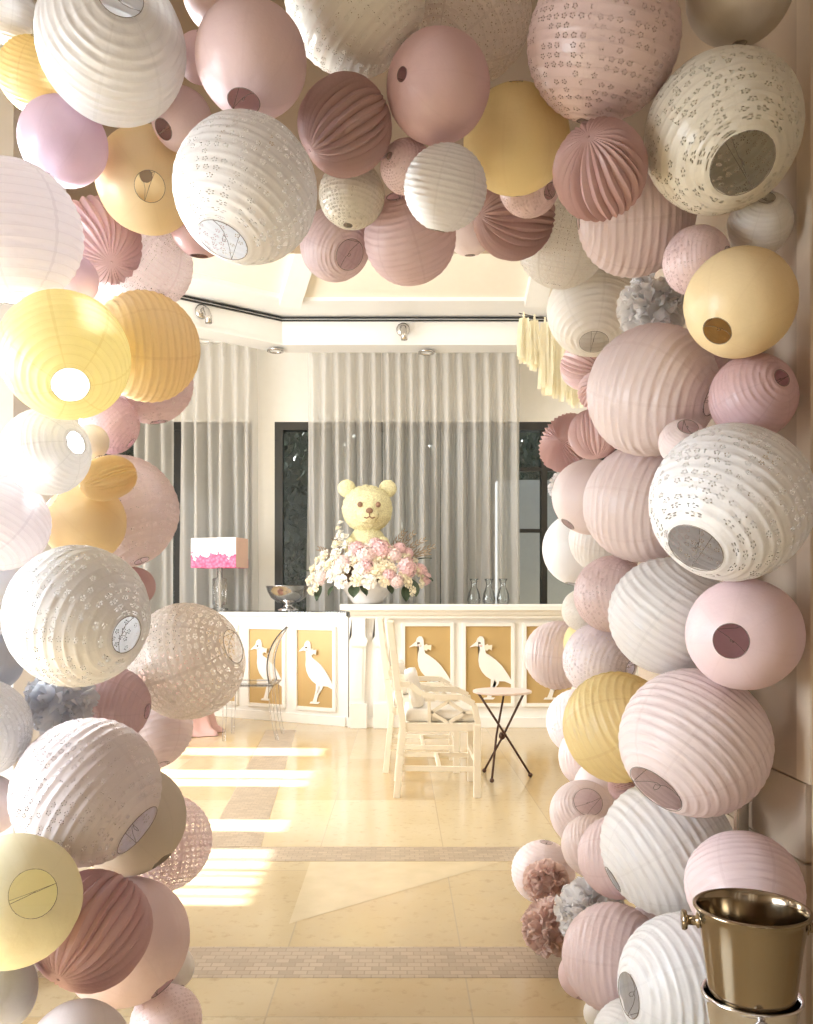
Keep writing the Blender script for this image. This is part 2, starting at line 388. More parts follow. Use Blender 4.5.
# left wall of the inner room: panes the sun comes through, with thin upright bars
openings = [(3.36, 4.12), (4.40, 4.66), (5.44, 5.98), (6.50, 6.86)]
bm = bmesh.new(); LX0, LX1 = -4.0, -3.8
z0, z1 = .35, 2.97
box(bm, LX0, LX1, 2.6, 10.0, z1, 5.4); box(bm, LX0, LX1, 2.6, 10.0, 0, z0)
yy = 2.6
for a, b in openings: box(bm, LX0, LX1, yy, a, z0, z1); yy = b
box(bm, LX0, LX1, yy, 10.0, z0, z1)
struct('wall_left', bm, M_wall)
for i, (a, b) in enumerate(openings):
    bm = bmesh.new()
    for yv in (a, b): box(bm, LX0 + .05, LX1 - .02, yv - .015, yv + .015, z0, z1)
    for zv in (z0, z1): box(bm, LX0 + .05, LX1 - .02, a, b, zv - .02, zv + .02)
    if i == 0:
        for yv, w in ((3.47, .012), (3.58, .02), (3.72, .012), (3.80, .02), (3.95, .012)): box(bm, LX0 + .08, LX0 + .12, yv - w, yv + w, z0, z1)
    if i == 2: box(bm, LX0 + .08, LX0 + .12, 5.66, 5.70, z0, z1)
    struct('window_%d' % (3 + i), bm, M_white)
struct('wall_right', boxm(4.5, 4.7, 2.6, 10.0, 0, 5.4), M_wall)

# ceiling: hipped panels above a white ring beam, boxed fascia with rail and spot lamps
def dists(x, y): return 8.25 - y, .595 * (x + 1.05) - .80 * (y - 8.25)
bm = bmesh.new(); nx, ny = 60, 50; grid = []
for j in range(ny + 1):
    row = []
    for i in range(nx + 1):
        x = -4.0 + 8.7 * i / nx; y = 2.6 + 5.66 * j / ny
        a, b = dists(x, y); z = 4.02 + .35 * min(max(min(a, b), 0.0), 3.3)
        row.append(bm.verts.new((x, y, z)))
    grid.append(row)
for j in range(ny):
    for i in range(nx): bm.faces.new((grid[j][i], grid[j + 1][i], grid[j + 1][i + 1], grid[j][i + 1]))
struct('ceiling', bm, M_ceil)
struct('ceiling_hall', boxm(-2.7, 2.6, -3.0, 3.0, 3.3, 3.4), mat('taupe_ceiling', (.34, .28, .23), .7))
struct('ceiling_outer', boxm(-4.2, 4.8, 2.6, 10.2, 5.4, 5.5), M_white)
UL = Vector((-.80, -.60, 0)); NL = Vector((.60, -.80, 0))
A = Vector((-1.18, 8.70, 0)); B = A + UL * 3.5
def strip(bm, off0, off1, z0, z1):
    """band along the back fascia and its slanting left wing, between two offsets into the room"""
    def corner(o):
        # lines y = 8.7 - o and the wing line moved inwards by o
        P = A + NL * o; t = (8.70 - o - P.y) / UL.y
        return P + UL * t
    lo = []
    for o in (off0, off1):
        c = corner(o); lo.append((Vector((4.6, 8.70 - o, 0)), c, B + NL * o))
    vs = {}
    for k in (0, 1):
        for j in range(3):
            for z in (z0, z1): vs[k, j, z] = bm.verts.new(lo[k][j] + Vector((0, 0, z)))
    for j in (0, 1):
        q = lambda a, b, c, d: bm.faces.new([vs[i] for i in (a, b, c, d)])
        q((1, j, z0), (1, j, z1), (1, j + 1, z1), (1, j + 1, z0)); q((0, j, z0), (0, j + 1, z0), (0, j + 1, z1), (0, j, z1))
        q((0, j, z0), (1, j, z0), (1, j + 1, z0), (0, j + 1, z0)); q((0, j, z1), (0, j + 1, z1), (1, j + 1, z1), (1, j, z1))
    for j in (0, 2): bm.faces.new([vs[i] for i in ((0, j, z0), (0, j, z1), (1, j, z1), (1, j, z0))])
    bmesh.ops.recalc_face_normals(bm, faces=bm.faces[:])
bm = bmesh.new(); strip(bm, -.25, 0, 3.72, 3.975)
struct('trim_4', bm, M_white)['label'] = 'white boxed fascia above the curtains'
bm = bmesh.new(); strip(bm, -.25, .02, 3.695, 3.72); struct('trim_5', bm, M_white)
bm = bmesh.new(); strip(bm, -1.2, .45, 3.985, 4.08); struct('trim_6', bm, M_white)['label'] = 'flat white ring beam of the ceiling'
rail = thing('ceiling_rail', 'double black rail running along the top of the white fascia', 'rail', (0, 0, 0))
for nm, z, r, m in (('rail_bar', 3.968, .006, M_black), ('rail_bar', 3.940, .006, M_black)):
    bm = bmesh.new(); strip(bm, 0, .018, z - r, z + r); obj(nm, bm, m, rail)
# ceiling ribs: the hip on the left, straight rafters to the right
bm = bmesh.new(); a = 0.0
p0 = Vector((-1.05, 8.25, 3.99)); dh = Vector((.336, -1, .35))
beam(bm, p0, p0 + dh * 3.2, .20, .16); struct('trim_7', bm, M_white)['label'] = 'white hip beam of the ceiling'
for i, x in enumerate((1.28, 3.4)):
    bm = bmesh.new(); beam(bm, (x, 8.25, 3.99), (x, 5.1, 5.09), .20, .16); struct('trim_%d' % (8 + i), bm, M_white)

# the wall the arch stands in: right pier, glazed left pier, header
PX = .862; PY = 1.85
bm = bmesh.new()
for za, zb in ((0, .585), (.590, .758), (.763, 3.3)): box(bm, PX, 2.6, PY + .0, 3.15, za, zb, .004)
box(bm, PX + .007, 2.59, PY + .01, 3.14, .5, .8)
struct('wall_right_pier', bm, M_stone)
bm = bmesh.new(); box(bm, PX - .006, PX + .02, PY - .035, PY + .03, .763, 3.3, .004); box(bm, PX + .012, PX + .05, PY - .05, PY, 0, 3.3, .006)
struct('trim_10', bm, M_trim)['label'] = 'upright moulding on the corner of the right pier'
bm = bmesh.new(); LP_ = -1.12
for ya, yb in ((2.52, 2.62),): box(bm, -2.7, LP_, ya, yb, 0, 1.52); box(bm, -2.7, LP_, ya, yb, 2.08, 3.3); box(bm, -2.7, -2.0, ya, yb, 1.52, 2.08); box(bm, LP_ - .04, LP_, ya, yb, 1.52, 2.08)
box(bm, -2.7, LP_, 3.04, 3.14, 0, 3.3); box(bm, LP_ - .05, LP_, 2.62, 3.04, 0, 3.3)
struct('wall_left_pier', bm, M_white)
bm = bmesh.new()
for a in (-2.0, LP_ - .07): box(bm, a, a + .03, 2.54, 2.60, 1.52, 2.08)
for a in (1.52, 2.05): box(bm, -2.0, LP_ - .04, 2.54, 2.60, a, a + .03)
o = struct('window_7', bm, M_white); obj('window_pane', boxm(-2.0, LP_ - .04, 2.57, 2.58, 1.52, 2.08), M_pane, o)
struct('wall_header', boxm(LP_, PX, 2.92, 3.14, 2.40, 3.3), M_stone)
struct('wall_front', boxm(-4.0, 4.6, 2.92, 3.14, 3.3, 5.4), M_wall)
struct('wall_front_left', boxm(-3.8, -2.7, 2.62, 3.0, 0, 3.3), M_wall)
struct('wall_front_right', boxm(2.6, 4.5, 2.62, 3.0, 0, 3.3), M_wall)
# hall behind and beside the camera
struct('wall_hall_right', boxm(2.5, 2.7, -3, 1.85, 0, 3.3), M_stone)
struct('wall_hall_back', boxm(-2.7, 2.7, -3.2, -3, 0, 3.3), mat('taupe_wall', (.40, .31, .24), .6))
for i, x in enumerate((-1.5, -.85, 1.0, 1.7)): struct('trim_%d' % (11 + i), boxm(x - .12, x + .12, -3.0, -2.9, 0, 3.3, .01), M_white)  # unseen white uprights added to give the bucket's reflections contrast
o = struct('reflection_door_1', boxm(-.5, .6, -3.0, -2.95, 0, 2.3, .01), mat('dark_walnut', (.09, .05, .03), .4, var=.3, scale=6))  # unseen dark door added behind the camera for the bucket to reflect
obj('reflection_door_handle', boxm(.44, .48, -2.95, -2.90, .98, 1.12, .008), M_steel, o)
bm = bmesh.new(); box(bm, -2.7, -2.5, -3, .35, 0, 3.3); box(bm, -2.7, -2.5, 1.90, 2.52, 0, 3.3); box(bm, -2.7, -2.5, .35, 1.90, 0, .45); box(bm, -2.7, -2.5, .35, 1.90, 1.85, 3.3)
struct('wall_hall_left', bm, M_stone)

# ------------------------------------------------------------------ lanterns of the arch
def axis_rot(n, spin=0.0):
    return (Vector(n).to_track_quat('Z', 'Y') @ Matrix.Rotation(spin, 3, 'Z').to_quaternion()).to_euler()
def uv_grid(bm, rows, cols, fn, wrap_uv=True):
    """closed round sheet; fn(i, j) gives the point; uv = (j / cols, i / rows)"""
    vs = [[bm.verts.new(fn(i, j)) for j in range(cols)] for i in range(rows + 1)]
    uv = bm.loops.layers.uv.new('UVMap')
    for i in range(rows):
        for j in range(cols):
            f = bm.faces.new((vs[i][j], vs[i][(j + 1) % cols], vs[i + 1][(j + 1) % cols], vs[i + 1][j]))
            for lp, (a, b) in zip(f.loops, ((i, j), (i, j + 1), (i + 1, j + 1), (i + 1, j))): lp[uv].uv = (b / cols, a / rows)
def shade_bm(R, hr, kind, seed):
    """globe open at both poles; paper sags between the wires and creases here and there"""
    t0 = math.asin(min(hr, .45)); t1 = math.asin(.13); ribs = 20; per = 6 if kind in 'REL' else 3
    rows = ribs * per if kind in 'REL' else 40; cols = 56
    sag = {'R': .012, 'E': .008, 'L': .008, 'S': .0}[kind]; cre = {'R': .022, 'E': .014, 'L': .008, 'S': .010}[kind]
    off = Vector((seed * 3.7, seed * 1.3, 0))
    def fn(i, j):
        t = t0 + (pi - t0 - t1) * i / rows; ph = 2 * pi * j / cols
        d = Vector((sin(t) * cos(ph), sin(t) * sin(ph), cos(t)))
        f = (i / rows * ribs + .5) % 1.0
        k = 1.0 - sag * (1 - abs(2 * f - 1) ** 3.0) if sag else 1.0
        k -= cre * max(0, noise.noise(Vector((d.x * 6, d.y * 6, d.z * 14)) + off)) * (1.6 * sin(pi * f) if sag else 1.0)
        k -= .006 * (1 - abs(cos(3.5 * ph)))
        k += .012 * noise.noise(d * 1.3 + off)
        r = R * min(k, 1.004)
        return Vector((d.x * r, d.y * r, d.z * r * .97))
    bm = bmesh.new(); uv_grid(bm, rows, cols, fn); return bm
def wires_bm(R, hr, seed):
    """ring at each opening and the spreader wires between them"""
    bm = bmesh.new(); h = R * sqrt(1 - hr * hr) * .965; rr = R * hr; w = max(.0006, R * .005)
    h2 = R * sqrt(1 - .13 ** 2) * .965; r2 = R * .13
    for z, q in ((h, rr), (-h2, r2)): tube(bm, [(q * cos(2 * pi * k / 28), q * sin(2 * pi * k / 28), z) for k in range(28)], w, 5, closed=True)
    rnd = random.Random(seed); a = rnd.uniform(0, pi); ca, sa = cos(a), sin(a)
    up = [(-rr * ca, -rr * sa, h)] + [(rr * t * ca, rr * t * sa, h - R * .10 * (1 - t * t)) for t in (-.5, -.15)]
    lp = [(rr * .12 * sin(q) * ca - .03 * rr, rr * .12 * sin(q) * sa, h - R * .10 + rr * .16 * (1 - cos(q))) for q in (1, 2, 3, 4, 5)]
    up += lp + [(rr * t * ca, rr * t * sa, h - R * .10 * (1 - t * t)) for t in (.25, .6)] + [(rr * ca, rr * sa, h)]
    tube(bm, up, w * .8, 5)
    tube(bm, [(-rr * ca, -rr * sa, h), (-rr * .55 * ca, -rr * .55 * sa, 0), (-r2 * ca, -r2 * sa, -h2)], w * .8, 5)
    tube(bm, [(rr * ca, rr * sa, h), (rr * .55 * ca, rr * .55 * sa, 0), (r2 * ca, r2 * sa, -h2)], w * .8, 5)
    return bm
def pleated_bm(R, seed, n=30):
    rows = 30
    def fn(i, j):
        t = .012 + (pi - .024) * i / rows; ph = 2 * pi * j / (n * 6)
        f = (j / 6.0) % 1.0; tri = abs(2 * f - 1)
        s = sin(t); env = s ** .80
        amp = .10 + .22 * (1 - s) ** 1.5
        tw = ph + .12 * noise.noise(Vector((cos(ph) * 2.5, sin(ph) * 2.5, t * .8 + seed)))
        r = R * env * (1 - amp * (1 - tri ** .8)) * (1 + .03 * noise.noise(Vector((cos(ph) * 1.5, sin(ph) * 1.5, t + seed)))) + .0008
        return Vector((r * cos(tw), r * sin(tw), R * .97 * cos(t)))
    bm = bmesh.new(); uv_grid(bm, rows, n * 6, fn); return bm
def rosette_bm(R, seed, n=40):
    rows = 18
    def fn(i, j):
        # fan disc: from the hub over the pleated front, round the rim and back to the hub behind
        t = i / rows; ph = 2 * pi * j / (n * 6); tri = abs(2 * ((j / 6.0) % 1.0) - 1)
        front = t < .62; q = t / .62 if front else (1 - t) / .38
        rr = R * (.03 + .97 * q) * (1 + .05 * noise.noise(Vector((cos(ph) * 3, sin(ph) * 3, seed))) * q)
        z = R * (.30 - .34 * q * q + .16 * q * (tri - .5)) if front else R * (-.22 + .18 * q * q + .16 * q * (tri - .5))
        return Vector((rr * cos(ph), rr * sin(ph), z))
    bm = bmesh.new(); uv_grid(bm, rows, n * 6, fn); return bm
def pompom_bm(R, seed, n=95):
    """ball of ruffled tissue leaves"""
    bm = bmesh.new(); uv = bm.loops.layers.uv.new('UVMap'); rnd = random.Random(seed)
    ball(bm, (0, 0, 0), R * .62, 16, 10)
    for q in range(n):
        z = 1 - 2 * (q + .5) / n; a = q * 2.39996; r = sqrt(1 - z * z); d = Vector((r * cos(a), r * sin(a), z))
        T = d.to_track_quat('Z', 'Y').to_matrix().to_4x4() @ Matrix.Rotation(rnd.uniform(0, 6.3), 4, 'Z')
        tilt = rnd.choice((-1, 1)) * rnd.uniform(.6, 1.5); w = R * rnd.uniform(.30, .42); hgt = rnd.uniform(.90, 1.0); ofs = rnd.uniform(0, 9)
        nx, nz = 7, 4; g = []
        for b in range(nz + 1):
            row = []
            for c in range(nx + 1):
                s = c / nx * 2 - 1; v = b / nz
                wd = w * (.35 + .65 * sin(pi * min(v, .75) / 1.5)) * s
                ruf = R * .10 * v * v * sin(s * 7 + ofs) + R * .05 * noise.noise(Vector((s * 2, v * 3, ofs)))
                p = Vector((wd, ruf + R * .22 * v * tilt + R * .10 * s * s * v, R * (.45 + (hgt - .45) * v * (1 - .16 * s * s + .05 * sin(s * 9 + ofs)))))
                row.append(bm.verts.new(T @ p))
            g.append(row)
        for b in range(nz):
            for c in range(nx):
                f = bm.faces.new((g[b][c], g[b][c + 1], g[b + 1][c + 1], g[b + 1][c]))
    return bm

LANTERNS = [   # kind, paper, centre, radius, axis of the opening, size of the opening, label
    ('R', 'white', (-0.536, 1.620, 2.182), 0.1358, (0.411, -0.905, 0.114), 0.29,
     'large white ribbed paper lantern at the top left corner, wire opening turned up towards us'),
    ('R', 'white', (-0.806, 1.761, 2.348), 0.0655, (-0.137, 0.299, -0.944), 0.20,
     'white paper lantern cut by the top left corner, above the small yellow one'),
    ('R', 'yellow', (-0.744, 1.779, 2.221), 0.0752, (-0.250, 0.598, -0.762), 0.20,
     'yellow ribbed paper lantern at the top left edge, half behind the large white lantern'),
    ('S', 'lavender', (-0.679, 1.754, 2.073), 0.0871, (-0.304, -0.181, -0.935), 0.20,
     'lavender pink smooth paper lantern below the large white one at the top left'),
    ('S', 'gold', (-0.556, 1.918, 2.074), 0.1121, (0.277, -0.816, -0.507), 0.28,
     'peach yellow paper lantern with a dark round opening facing us, beside the lavender pink lantern'),
    ('E', 'white', (-0.287, 1.620, 1.913), 0.1339, (-0.299, -0.311, -0.902), 0.36,
     'large white eyelet lantern low in the arch top, wide pink-lined opening at its lower left'),
    ('S', 'dusty', (-0.450, 1.794, 2.140), 0.0627, (-0.509, -0.570, -0.645), 0.34,
     'small dusty pink lantern with an oval opening, wedged above the peach yellow lantern'),
    ('S', 'pink', (-0.279, 1.630, 2.162), 0.1040, (-0.098, -0.265, -0.959), 0.29,
     'pink smooth paper lantern with a round dark opening, directly above the white eyelet lantern'),
    ('S', 'dusty', (-0.344, 1.683, 2.320), 0.0749, (-0.350, 0.655, -0.669), 0.20,
     'dusty pink lantern at the top edge between the large white and the pink lantern'),
    ('S', 'pink', (-0.406, 1.767, 2.251), 0.0494, (-0.176, 0.766, -0.618), 0.20,
     'pink lantern almost hidden between the large white and the pink lantern at the arch top'),
    ('A', 'rosebrown', (-0.113, 1.780, 2.120), 0.0945, (-0.767, -0.144, -0.625), 0.20,
     'brownish rose pleated lantern with a dark pinched end, between the white eyelet and pink lanterns'),
    ('E', 'cream', (-0.091, 1.768, 2.373), 0.1454, (0.665, 0.208, -0.717), 0.19,
     'big cream eyelet lantern cut by the top edge above the brownish pleated lantern'),
    ('S', 'pinkd', (0.077, 1.756, 2.185), 0.1058, (0.719, 0.679, 0.152), 0.20,
     'smooth dusty pink lantern directly above the small white ribbed lantern in the arch top'),
    ('L', 'beige', (0.149, 1.909, 2.434), 0.1392, (0.486, 0.342, 0.805), 0.20,
     'beige lace lantern at the top edge behind the smooth dusty pink lantern'),
    ('S', 'yellow', (0.265, 1.988, 2.201), 0.1210, (0.078, 0.585, -0.807), 0.20,
     'yellow smooth lantern in the arch top beside the small white ribbed lantern'),
    ('E', 'dusty', (0.413, 1.771, 2.286), 0.1536, (0.161, -0.345, 0.925), 0.20,
     'big dusty pink eyelet lantern at the top edge above the rose pleated ball'),
    ('S', 'olived', (0.693, 1.774, 2.394), 0.1067, (-0.042, -0.107, 0.993), 0.20,
     'olive cream lantern cut by the top edge at the right corner'),
    ('E', 'olive', (0.648, 1.750, 2.089), 0.1530, (0.052, -0.634, -0.772), 0.40,
     'big cream eyelet lantern at the top right with a wide brown opening'),
    ('A', 'rose', (0.405, 1.760, 2.018), 0.0935, (-0.449, -0.837, 0.314), 0.20,
     'rose pleated paper ball with its pinched top showing, beside the big cream eyelet lantern'),
    ('R', 'white', (0.091, 1.753, 1.980), 0.0847, (-0.201, 0.382, -0.902), 0.20,
     'white ribbed lantern with slanting ribs at the centre of the arch top'),
    ('E', 'pink', (0.013, 1.852, 2.072), 0.0559, (0.656, 0.752, -0.060), 0.20,
     'small pink eyelet lantern tucked behind the white slant-ribbed lantern of the arch top'),
    ('R', 'pink', (0.024, 2.058, 2.006), 0.1099, (-0.272, -0.658, 0.702), 0.26,
     'pink ribbed lantern hanging lowest in the arch top with its opening upward'),
    ('E', 'olive', (-0.107, 1.934, 2.050), 0.0740, (0.118, 0.090, 0.989), 0.20,
     'olive beige eyelet lantern under the brownish pleated lantern'),
    ('R', 'pinkw', (-0.159, 2.131, 2.020), 0.0872, (0.508, -0.642, -0.573), 0.42,
     'pale pink ribbed lantern showing a big wire ring, beside the large white eyelet lantern'),
    ('S', 'palepink', (0.202, 2.513, 2.219), 0.0740, (0.015, 0.181, -0.983), 0.20,
     'pale pink lantern peeking out between the lowest pink and the reddish pleated lantern'),
    ('A', 'rosebrown', (0.310, 2.365, 2.191), 0.1093, (-0.916, -0.387, -0.109), 0.20,
     'reddish rose pleated lantern under the yellow one in the arch top'),
    ('E', 'pink', (0.325, 2.178, 2.189), 0.0779, (0.591, -0.631, -0.503), 0.25,
     'small pink eyelet lantern with a dark opening, squeezed under the yellow lantern'),
    ('L', 'cream', (0.474, 2.543, 2.194), 0.1321, (-0.107, 0.583, -0.805), 0.20,
     'cream lace lantern hanging behind the reddish pleated lantern in the right arch shoulder'),
    ('R', 'dustyl', (0.549, 2.024, 2.046), 0.1397, (0.994, -0.073, 0.081), 0.20,
     'big pale dusty pink ribbed lantern below the rose pleated ball'),
    ('E', 'pink', (0.639, 1.873, 1.880), 0.0730, (0.694, -0.718, -0.050), 0.20,
     'pink eyelet lantern to the upper left of the yellow lantern with the dark opening'),
    ('R', 'cream', (0.776, 1.876, 1.961), 0.0677, (-0.145, -0.846, 0.514), 0.27,
     'small white ribbed lantern between the cream eyelet and the yellow lantern by the wall'),
    ('S', 'gold', (0.685, 1.753, 1.748), 0.1093, (-0.602, -0.419, -0.680), 0.27,
     'golden yellow smooth lantern with a small dark opening, by the right wall'),
    ('T', 'greywhite', (0.627, 2.164, 1.876), 0.0930, (-0.265, -0.914, -0.307), 0.20,
     'grey white tissue pompom above the biggest pink ribbed lantern'),
    ('R', 'cream', (0.613, 2.751, 2.067), 0.1474, (-0.103, -0.462, -0.881), 0.30,
     'cream ribbed lantern with a wire opening at its foot, under the cream lace lantern'),
    ('A', 'roselight', (0.626, 2.944, 1.942), 0.0813, (0.659, -0.597, -0.458), 0.20,
     'small rose pleated ball sticking out beneath the cream ribbed lantern'),
    ('A', 'roselight', (0.517, 2.273, 1.696), 0.0524, (-0.015, -0.996, 0.090), 0.20,
     'small rose pleated lantern mostly behind the biggest pink ribbed lantern, under the small pleated ball'),
    ('F', 'roselight', (0.483, 2.560, 1.615), 0.0894, (-0.671, -0.721, 0.172), 0.20,
     'rose pleated paper rosette opened like a fan on the inner right edge'),
    ('S', 'yellow', (0.580, 2.657, 1.636), 0.0493, (-0.519, 0.054, -0.853), 0.20,
     'little yellow lantern peeping out beside the rose paper rosette'),
    ('A', 'roselight', (0.503, 2.254, 1.580), 0.0653, (0.073, -0.156, -0.985), 0.20,
     'narrow rose pleated lantern covering the little yellow one'),
    ('R', 'palepink', (0.591, 2.040, 1.640), 0.1541, (0.718, -0.618, -0.320), 0.20,
     'biggest pink ribbed lantern high on the right column, below the grey white pompom'),
    ('R', 'pinkd', (0.748, 1.844, 1.580), 0.0913, (0.313, -0.919, 0.240), 0.20,
     'deep pink ribbed lantern by the right wall under the golden yellow one'),
    ('R', 'palepink', (0.617, 1.898, 1.493), 0.0522, (-0.016, -0.789, 0.615), 0.42,
     'tiny pale pink lantern with a wire opening on top of the speckled white lantern'),
    ('R', 'pink', (0.763, 2.113, 1.718), 0.0477, (-0.465, -0.622, 0.630), 0.20,
     'tiny pink lantern glimpsed under the golden yellow one by the wall'),
    ('E', 'white', (0.664, 1.750, 1.345), 0.1597, (-0.630, -0.414, -0.657), 0.36,
     'large speckled white eyelet lantern on the right with wires in its opening'),
    ('R', 'palepink', (0.620, 2.228, 1.398), 0.1523, (0.753, -0.626, -0.202), 0.20,
     'pink ribbed lantern tucked left of the large speckled white lantern'),
    ('S', 'palepink', (0.541, 2.475, 1.443), 0.1097, (-0.642, -0.140, -0.754), 0.20,
     'pale pink smooth lantern on the inner right edge just below the rose rosette'),
    ('T', 'white', (0.504, 2.642, 1.493), 0.0587, (-0.186, -0.974, -0.127), 0.20,
     'small white tissue pompom peeking from behind the pale pink lantern under the rosette'),
    ('S', 'white', (0.630, 3.027, 1.327), 0.1346, (-0.240, -0.111, -0.965), 0.20,
     'white smooth lantern bulging out over the bar counter on the right column'),
    ('R', 'palecream', (0.625, 2.653, 1.339), 0.1114, (0.783, -0.569, -0.250), 0.20,
     'ivory ribbed lantern between the white bulging lantern and the tucked pink ribbed lantern'),
    ('R', 'palepink', (0.688, 2.825, 1.273), 0.0824, (0.562, -0.581, -0.589), 0.20,
     'pale pink lantern just above the brown speckled eyelet lantern, mostly hidden'),
    ('E', 'dusty', (0.565, 2.319, 1.166), 0.1028, (0.673, -0.732, 0.107), 0.20,
     'brownish pink speckled eyelet lantern above the little yellow-topped pair on the right'),
    ('E', 'cream', (0.534, 2.525, 1.121), 0.0650, (0.221, -0.490, -0.843), 0.20,
     'small cream eyelet lantern at counter top height on the inner right edge'),
    ('R', 'palepink', (0.508, 2.797, 0.973), 0.1116, (0.871, -0.484, -0.085), 0.20,
     'pale pink ribbed lantern standing out alone in front of the heron panels'),
    ('S', 'yellow', (0.573, 2.622, 1.020), 0.0797, (0.262, -0.352, 0.898), 0.20,
     'yellow lantern showing only its top rim behind the lavender eyelet lantern'),
    ('E', 'lavenderl', (0.558, 2.428, 0.983), 0.1049, (0.667, -0.723, -0.180), 0.20,
     'lavender white eyelet lantern above the bright yellow ribbed lantern'),
    ('E', 'lavenderl', (0.696, 3.382, 0.676), 0.1301, (0.774, -0.570, 0.276), 0.20,
     'pale lavender lantern left of the bright yellow ribbed lantern, over the floor edge'),
    ('R', 'palepink', (0.689, 3.153, 0.581), 0.1171, (0.794, -0.581, 0.178), 0.20,
     'pinkish white ribbed lantern below the pale lavender one beside the yellow'),
    ('R', 'yellow', (0.560, 2.236, 0.824), 0.1427, (0.677, -0.583, 0.449), 0.20,
     'bright yellow ribbed lantern on the right column at table height'),
    ('R', 'palepink', (0.656, 1.941, 0.833), 0.1667, (-0.687, -0.362, -0.630), 0.39,
     'large pinkish white ribbed lantern with a slanting wire opening, lower right column'),
    ('R', 'white', (0.643, 2.080, 1.112), 0.1444, (-0.436, 0.400, -0.806), 0.20,
     'white ribbed lantern under the large speckled white one, no opening showing'),
    ('S', 'pink', (0.716, 1.811, 1.079), 0.1177, (-0.562, -0.822, -0.093), 0.30,
     'pink lantern whose round opening faces us, against the right wall'),
    ('S', 'palepink', (0.755, 2.189, 1.220), 0.0453, (-0.061, -0.177, -0.982), 0.20,
     'small pale pink lantern squeezed under the large speckled white lantern'),
    ('R', 'white', (0.648, 2.110, 0.549), 0.1630, (-0.880, -0.098, -0.466), 0.20,
     'large glossy white ribbed lantern with a bright highlight, above the steel buckets'),
    ('R', 'pinkw', (0.694, 1.756, 0.569), 0.1154, (-0.172, -0.769, -0.616), 0.20,
     'pink ribbed lantern directly behind the gold coloured ice bucket'),
    ('R', 'palepink', (0.579, 2.752, 0.476), 0.1049, (-0.002, -0.821, 0.570), 0.42,
     'pale lantern with an oval wire opening over the floor on the lower right column'),
    ('S', 'palepink', (0.694, 2.933, 0.509), 0.1118, (0.458, -0.735, -0.500), 0.20,
     'pale pink lantern behind the one with the oval wire opening, lower right'),
    ('A', 'rose', (0.588, 2.303, 0.658), 0.0372, (-0.965, -0.122, -0.234), 0.20,
     'small rose pleated paper piece under the bright yellow ribbed lantern'),
    ('R', 'palepink', (0.565, 2.562, 0.426), 0.0912, (0.702, -0.571, 0.427), 0.20,
     'small pale ribbed lantern left of the narrow pink one, beside the glossy white lantern'),
    ('R', 'pinkw', (0.592, 2.363, 0.452), 0.1107, (0.721, -0.652, 0.236), 0.20,
     "pink close-ribbed lantern half hidden by the glossy white lantern's left side"),
    ('R', 'palepink', (0.510, 3.100, 0.181), 0.1140, (0.100, -0.039, 0.994), 0.20,
     'pale pink lantern sitting furthest out over the mosaic band behind the rose pompom'),
    ('T', 'rosetissue', (0.488, 2.907, 0.208), 0.0834, (-0.158, -0.939, 0.304), 0.20,
     'upper of the two rose tissue pompoms beside the mosaic floor'),
    ('T', 'rosetissue', (0.477, 2.747, 0.118), 0.1000, (-0.160, -0.924, 0.347), 0.20,
     'lower of the two rose tissue pompoms, reaching the near mosaic band'),
    ('T', 'white', (0.564, 2.584, 0.223), 0.1115, (-0.201, -0.922, 0.331), 0.20,
     'white tissue pompom beside the rose ones at the foot of the right column'),
    ('R', 'pinkw', (0.540, 2.195, 0.249), 0.1331, (0.825, -0.559, 0.084), 0.20,
     'pink vertical-ribbed lantern at the foot of the right column'),
    ('S', 'pink', (0.492, 2.352, 0.136), 0.0634, (-0.135, -0.646, -0.751), 0.20,
     'pink sliver of a lantern behind the vertical-ribbed pink one at the foot'),
    ('S', 'cream', (0.516, 2.244, 0.082), 0.0424, (-0.154, -0.669, -0.728), 0.20,
     'cream lantern at the bottom edge behind the vertical-ribbed pink one'),
    ('E', 'lavenderl', (0.671, 2.334, 0.278), 0.0577, (0.406, -0.815, -0.413), 0.20,
     'small pale pink lantern between the two glossy white lanterns and the pink ribbed one'),
    ('R', 'white', (0.616, 1.847, 0.326), 0.1550, (-0.974, -0.227, -0.003), 0.29,
     'large white lantern at the bottom right beside the buckets, slit-like wire opening on its left'),
    ('R', 'white', (0.537, 1.995, 0.136), 0.0965, (-0.735, -0.538, -0.413), 0.20,
     'white ribbed lantern cut by the bottom edge left of the buckets'),
    ('R', 'palelav', (-0.735, 1.639, 1.843), 0.1338, (0.058, 0.132, -0.990), 0.20,
     'large pinkish white lantern glowing at the left edge above the bright yellow one'),
    ('A', 'rosel', (-0.708, 2.039, 1.987), 0.0995, (0.503, -0.535, -0.678), 0.20,
     'mauve rose pleated lantern behind the glowing pinkish white one on the left'),
    ('S', 'lavender', (-0.687, 1.821, 1.820), 0.0547, (0.319, 0.093, -0.943), 0.20,
     'small lavender lantern between the glowing lantern and the bright yellow one'),
    ('L', 'palepink', (-0.658, 2.253, 2.025), 0.1213, (-0.656, 0.316, -0.685), 0.20,
     'pale pink lace lantern under the peach yellow lantern'),
    ('S', 'rose', (-0.478, 2.081, 2.040), 0.0700, (-0.067, 0.137, -0.988), 0.30,
     'rose lantern with a small opening underneath, behind the large white eyelet lantern'),
    ('R', 'lemon', (-0.627, 1.629, 1.607), 0.1190, (0.343, -0.669, -0.659), 0.28,
     'bright lemon yellow backlit lantern at the left with radial seams round its wire ring'),
    ('R', 'gold', (-0.534, 1.830, 1.682), 0.1145, (0.818, 0.557, 0.143), 0.20,
     'golden ribbed lantern just right of the bright lemon yellow one'),
